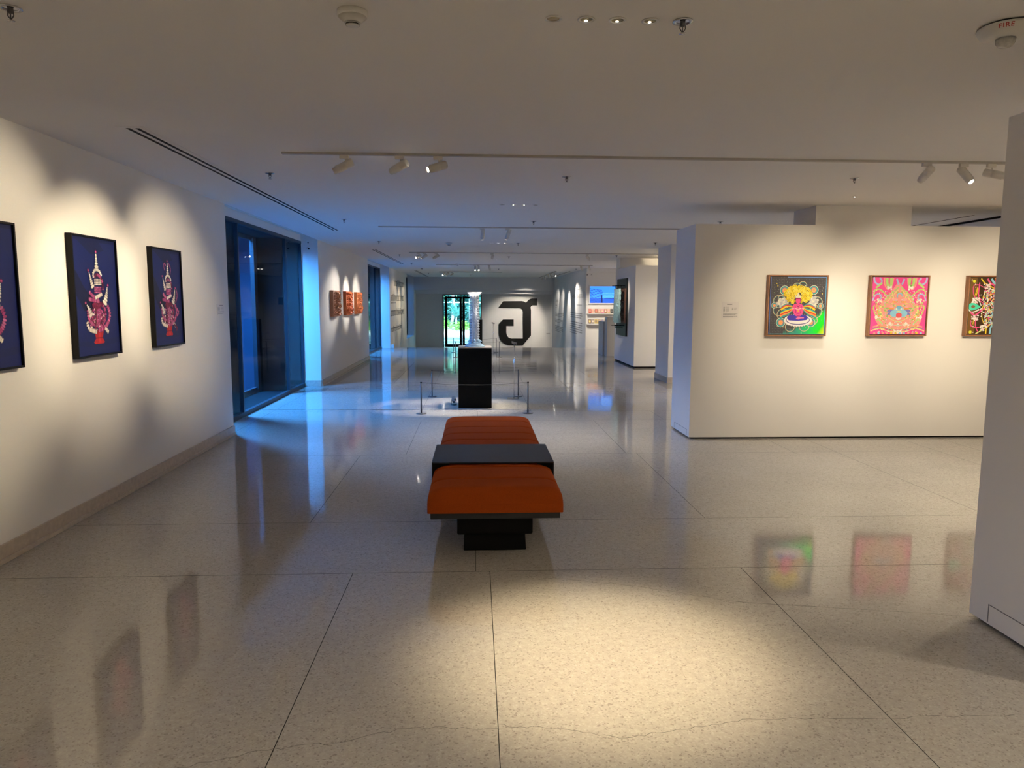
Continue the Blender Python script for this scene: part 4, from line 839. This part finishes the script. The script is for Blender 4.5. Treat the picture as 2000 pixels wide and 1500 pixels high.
# sprinklers
def sprinkler(x, y, lab):
    t = thing('sprinkler', lab, 'sprinkler', (x, y, H), 0, 'chrome ceiling sprinklers')
    bm = bmesh.new(); lathe(bm, [(.040, -.0005), (.041, -.004), (.028, -.006), (.026, -.002)], 24); obj('escutcheon', bm, CHROME, t)
    bm = bmesh.new(); lathe(bm, [(.010, 0), (.012, -.015), (.006, -.022)], 12)
    for s in (-1, 1): tube(bm, (s*.010, 0, -.012), (s*.011, 0, -.03), .0022, 6); tube(bm, (s*.011, 0, -.03), (0, 0, -.044), .0022, 6)
    tube(bm, (0, 0, -.015), (0, 0, -.046), .002, 6); sf = obj('frame', bm, DMETAL, t)
    bm = bmesh.new(); lathe(bm, [(.003, -.046), (.014, -.047), (.014, -.049), (.0, -.049)], 16); obj('deflector', bm, CHROME, sf); return t
s0 = sprinkler(-1.764, 2.96, 'chrome ceiling sprinkler in the top left corner of the view')
for x, y, lab in ((.819, 2.936, 'chrome sprinkler at the right of the four downlights at the top'), (-1.791, 6.515, 'sprinkler just behind the left end of the nearest track'), (.811, 6.508, 'sprinkler behind the nearest track above the bench'), (3.379, 6.40, 'sprinkler before the column above the picture partition'),
                  (-1.792, 10.067, 'sprinkler in the blue-lit ceiling beside the long diffuser end'), (.803, 10.10, 'sprinkler just before the second track'), (3.383, 9.946, 'sprinkler over the left corner of the picture partition'), (-1.804, 13.70, 'sprinkler beyond the second track at the left'), (.814, 13.93, 'sprinkler next to the third row of downlights'), (3.381, 13.555, 'sprinkler before the stone based column'),
                  (-1.832, 17.58, 'sprinkler behind the left end of the third track'), (.829, 18.08, 'sprinkler mid ceiling behind the third track'), (-1.9, 21.6, 'sprinkler near the second window'), (.793, 25.0, 'sprinkler mid ceiling over the floor edge'), (3.427, 24.64, 'sprinkler by the near end of the right text wall'), (-1.84, 24.96, 'sprinkler over the start of the left lettering'), (-1.88, 29.05, 'sprinkler by the far diffuser'), (3.4, 17.4, 'sprinkler left of the black artwork partition')):
    dup(s0, (x, y, H), lab)
# smoke detectors
def smoke(x, y, lab):
    t = thing('smoke_detector', lab, 'smoke detector', (x, y, H), 0, 'white dome smoke detectors')
    bm = bmesh.new(); lathe(bm, [(.058, -.0005), (.058, -.018), (.054, -.022)], 32); obj('base', bm, WHITEP, t)
    bm = bmesh.new(); lathe(bm, [(.054, -.022), (.032, -.042), (.0315, -.043)], 32); lathe(bm, [(.030, -.0455), (.029, -.047)], 28); lathe(bm, [(.027, -.051), (.02, -.055), (0, -.056)], 28); obj('dome', bm, WHITEP, t)
    bm = bmesh.new(); lathe(bm, [(.026, -.042), (.026, -.052)], 28); obj('vent', bm, BLACK, t); return t
k0 = smoke(-.47, 2.917, 'white dome smoke detector at the top of the view left of the downlights')
for x, y, lab in ((-.507, 13.93, 'white smoke detector on the ceiling between the second and third tracks'), (-.535, 21.73, 'small looking smoke detector before the fourth track'), (-.2, 30.5, 'furthest smoke detector near the end wall')): dup(k0, (x, y, H), lab)
# fire alarm strobe
t = thing('fire_alarm', 'white ceiling fire alarm strobe with red FIRE lettering at the top right', 'fire alarm', (2.125, 2.91, H))
bm = bmesh.new(); lathe(bm, [(.090, -.0005), (.100, -.006)], 40); obj('backplate', bm, BLACK, t)
prof = [(.100, -.006), (.104, -.014), (.092, -.036), (.072, -.046), (.045, -.049), (0, -.049)]
bm = bmesh.new(); lathe(bm, prof, 40); obj('housing', bm, WHITEP, t, bevel=0)
bm = bmesh.new(); lathe(bm, [(.036, -.049), (.034, -.066), (.026, -.078), (0, -.082)], 20)
obj('strobe_lens', bm, mat('clear_plastic', (.45, .44, .42), .1, noise=(60, .5)), t)
cu = bpy.data.curves.new('FIRE', 'FONT'); cu.body = 'FIRE'; cu.size = .0235; cu.align_x = 'CENTER'; cu.align_y = 'CENTER'; cu.space_character = 1.25; cu.offset = .0006
co_ = bpy.data.objects.new('tmp', cu); C.objects.link(co_); dg = bpy.context.evaluated_depsgraph_get(); me = bpy.data.meshes.new_from_object(co_.evaluated_get(dg)); bpy.data.objects.remove(co_)
ang0 = math.atan2(-2.91, -2.125)   # side of the dome turned to the camera
ang0 = -PI/2-.64
for v in me.vertices:
    u = v.co.x; w_ = v.co.y; rr = .0985+.0*w_; zz = -.0245+w_*.85; rr = .0998+(w_*.463); a = ang0+u/.098
    v.co = Vector((rr*math.cos(a), rr*math.sin(a), zz))
fo = bpy.data.objects.new('fire_text', me); me.materials.clear(); me.materials.append(mat('red_ink', (.35, .02, .02), .5)); C.objects.link(fo); fo.parent = t
# linear slot diffusers
for y0, y1, lab in ((4.86, 11.68, 'long twin slot air diffuser in the ceiling near the left wall'), (15.9, 22.24, 'second twin slot air diffuser, before the second window'), (26.7, 33.6, 'far twin slot air diffuser by the left lettering')):
    t = thing('slot_diffuser', lab, 'air diffuser', (-2.21, y0, H)); L_ = y1-y0
    bm = bmesh.new(); bx(bm, -.09, .09, 0, L_, -.002, -.0003); obj('flange', bm, CEIL, t)
    bm = bmesh.new()
    for x in (-.030, .030): bx(bm, x-.013, x+.013, .04, L_-.04, -.0032, -.0021)
    obj('slot', bm, BLACK, t)
for x, y0, y1, lab in ((6.30, 8.95, 10.8, 'narrow slot diffuser seen over the picture partition at the right'), (3.5, 26.7, 33.5, 'dark slot diffuser along the right text wall')):
    t = thing('slot_diffuser', lab, 'air diffuser', (x, y0, H)); bm = bmesh.new(); bx(bm, -.012, .012, 0, y1-y0, -.003, -.0003); obj('slot', bm, BLACK, t)
# cctv pair high in the window reveal
t = thing('security_camera', 'white security camera pair high on the reveal beside the tall window', 'camera', (-3.065, 13.5, 2.53))
bm = bmesh.new(); tube(bm, (0, -.001, .13), (0, -.035, .13), .012, 12); tube(bm, (0, -.001, .02), (0, -.03, .02), .014, 12); obj('mount', bm, WHITEP, t)
bm = bmesh.new(); tube(bm, (0, -.03, .125), (.02, -.09, .11), .018, 14); tube(bm, (0, -.03, .02), (.03, -.09, 0), .022, 14); obj('body', bm, WHITEP, t)
bm = bmesh.new(); tube(bm, (.02, -.09, .11), (.0207, -.092, .1095), .012, 12); tube(bm, (.03, -.09, 0), (.0307, -.092, -.0005), .015, 12); obj('lens', bm, BLACK, t)
t = thing('floor_item', 'small pale object on the floor at the corner of the second window', 'box', (-2.86, 24.35, 0)); bm = bmesh.new(); bx(bm, 0, .1, 0, .12, 0, .09); obj('case', bm, WHITEP, t, bevel=.01); bm = bmesh.new(); bx(bm, .01, .09, .01, .11, .09, .13); obj('lid', bm, WHITEP, t, bevel=.01)

# ------------------------------------------------------------------ garden beyond the glazed door
GRN1 = mat('leaf_green', (.16, .42, .26), .5, noise=(3, .6)); GRN2 = mat('leaf_blue_green', (.10, .36, .36), .5, noise=(3, .6)); LIME = mat('leaf_lime', (.36, .60, .16), .5, noise=(4, .5)); BARK = mat('bark', (.32, .30, .33), .8, noise=(6, .3))
box_struct('ground', (-14, 14, 35.31, 62, -1.1, -.72), mat('garden_ground', (.30, .32, .24), .9))
for i in range(5):
    t = tag(box_obj('garden_step', (-3.2, 3.2, 37.2+i*.55, 37.749+i*.55, -.72, -.62+i*.13), mat('pale_stone', (.78, .80, .80), .7), bevel=.01), 'pale stone garden step outside the glazed door, %s from the bottom' % ('first', 'second', 'third', 'fourth', 'fifth')[i], 'step', 'pale garden steps')
box_struct('ground_terrace', (-14, 14, 39.97, 50, -.72, -.1), mat('pale_stone', (.78, .80, .80), .7))
def leaf(bm, p, d, L_, w_, r):
    d = Vector(d).normalized(); s = d.cross(Vector((0, 0, 1))).normalized()*w_; p = Vector(p); q = p+d*L_*.5+Vector((0, 0, .04*L_)); e = p+d*L_+Vector((0, 0, -.15*L_))
    V = [bm.verts.new(v) for v in (p, q-s, e, q+s)]; bm.faces.new(V)
def bush(x, y, z, rx, rz_, n, m, lab, L_=.22, cat='bush', name='garden_bush'):
    r = random.Random(int(x*31+y*7+rz_*100)); t = thing(name, lab, cat, (x, y, z)); bm = bmesh.new()
    for _ in range(n):
        a = r.uniform(0, 2*PI); e = r.uniform(0, PI/2); rr = r.uniform(.4, 1); p = (rx*rr*math.cos(a)*math.cos(e), rx*.6*rr*math.sin(a)*math.cos(e), rz_*rr*math.sin(e)+.03)
        leaf(bm, p, (math.cos(a), math.sin(a), r.uniform(-.1, 1.2)), L_*r.uniform(.6, 1.3), L_*.16, r)
    obj('foliage', bm, m, t); bm = bmesh.new()
    for k in range(5): a = k*1.3; tube(bm, (0, 0, 0), (rx*.5*math.cos(a), rx*.3*math.sin(a), rz_*.7), .02, 6, .01)
    obj('stems', bm, BARK, t)
def palm(x, y, z, h, L_, n, m, lab):
    r = random.Random(int(x*11+y)); t = thing('palm_plant', lab, 'palm', (x, y, z)); bm = bmesh.new(); tube(bm, (0, 0, 0), (0, 0, h), .07, 8, .05); obj('trunk', bm, BARK, t); bm = bmesh.new()
    for k in range(n):
        a = r.uniform(0, 2*PI); e = r.uniform(.1, 1.3); d = Vector((math.cos(a)*math.cos(e), math.sin(a)*math.cos(e), math.sin(e)))
        leaf(bm, (0, 0, h), d, L_*r.uniform(.7, 1.2), .06, r)
    obj('fronds', bm, m, t)
zt = -.1
bush(-2.1, 41.2, zt, .9, .75, 700, LIME, 'lime green bush outside the left door leaf'); bush(-.75, 40.6, zt, .45, .5, 400, LIME, 'low lime bush behind the door centre'); bush(.8, 41.6, zt, .8, .6, 500, GRN2, 'blue green bush outside the right door leaf')
bush(-2.6, 42.9, zt, .7, 1.2, 700, GRN1, 'mid green shrub behind the lime bush', .3); bush(1.6, 43.5, zt, 1.3, 1.5, 600, GRN2, 'dark shrub at the right behind the door glass', .3)
palm(-1.15, 42.2, zt, .75, 1.0, 60, GRN2, 'spiky palm plant in front of the hedge, centre left'); palm(-.1, 43.8, zt, 1.0, 1.1, 60, GRN2, 'second spiky palm seen through the right leaf'); palm(-3.4, 44.4, zt, 1.1, .9, 60, GRN1, 'spiky palm at the left behind the shrubs')
for x, y, lean, lab in ((-1.55, 43.9, .35, 'grey leaning tree trunk seen through the left door leaf'), (-.35, 45.2, .0, 'straight pale tree trunk seen through the right door leaf')):
    t = thing('garden_tree', lab, 'tree', (x, y, zt)); bm = bmesh.new(); path_tube(bm, [(lean*.6*math.sin(i*.5), 0, i*.45) for i in range(11)], .10, 10); obj('trunk', bm, BARK, t)
    bm = bmesh.new(); r = random.Random(int(y*3))
    for _ in range(400): leaf(bm, (max(-.45, min(.45, r.gauss(0, .4))), max(-.4, min(.4, r.gauss(0, .3))), 3.6+r.gauss(0, .6)), (r.uniform(-1, 1), r.uniform(-1, 1), r.uniform(-1, .5)), .35, .06, r)
    obj('crown', bm, GRN1, t)
hedge = bmesh.new(); r = random.Random(99)
for _ in range(5200): leaf(hedge, (r.uniform(-7, 7), 46.5+r.uniform(0, .8), -.1+r.random()*3.2), (r.uniform(-1, 1), -1, r.uniform(-.5, 1)), .38, .075, r)
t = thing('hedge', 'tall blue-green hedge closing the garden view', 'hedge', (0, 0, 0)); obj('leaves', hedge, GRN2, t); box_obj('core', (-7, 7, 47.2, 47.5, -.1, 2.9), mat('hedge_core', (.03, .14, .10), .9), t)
tag(box_obj('garden_rail', (-7, 7, 45.6, 45.66, 1.45, 1.53), mat('pale_stone', (.78, .80, .80), .7)), 'pale horizontal rail across the garden before the hedge', 'rail')
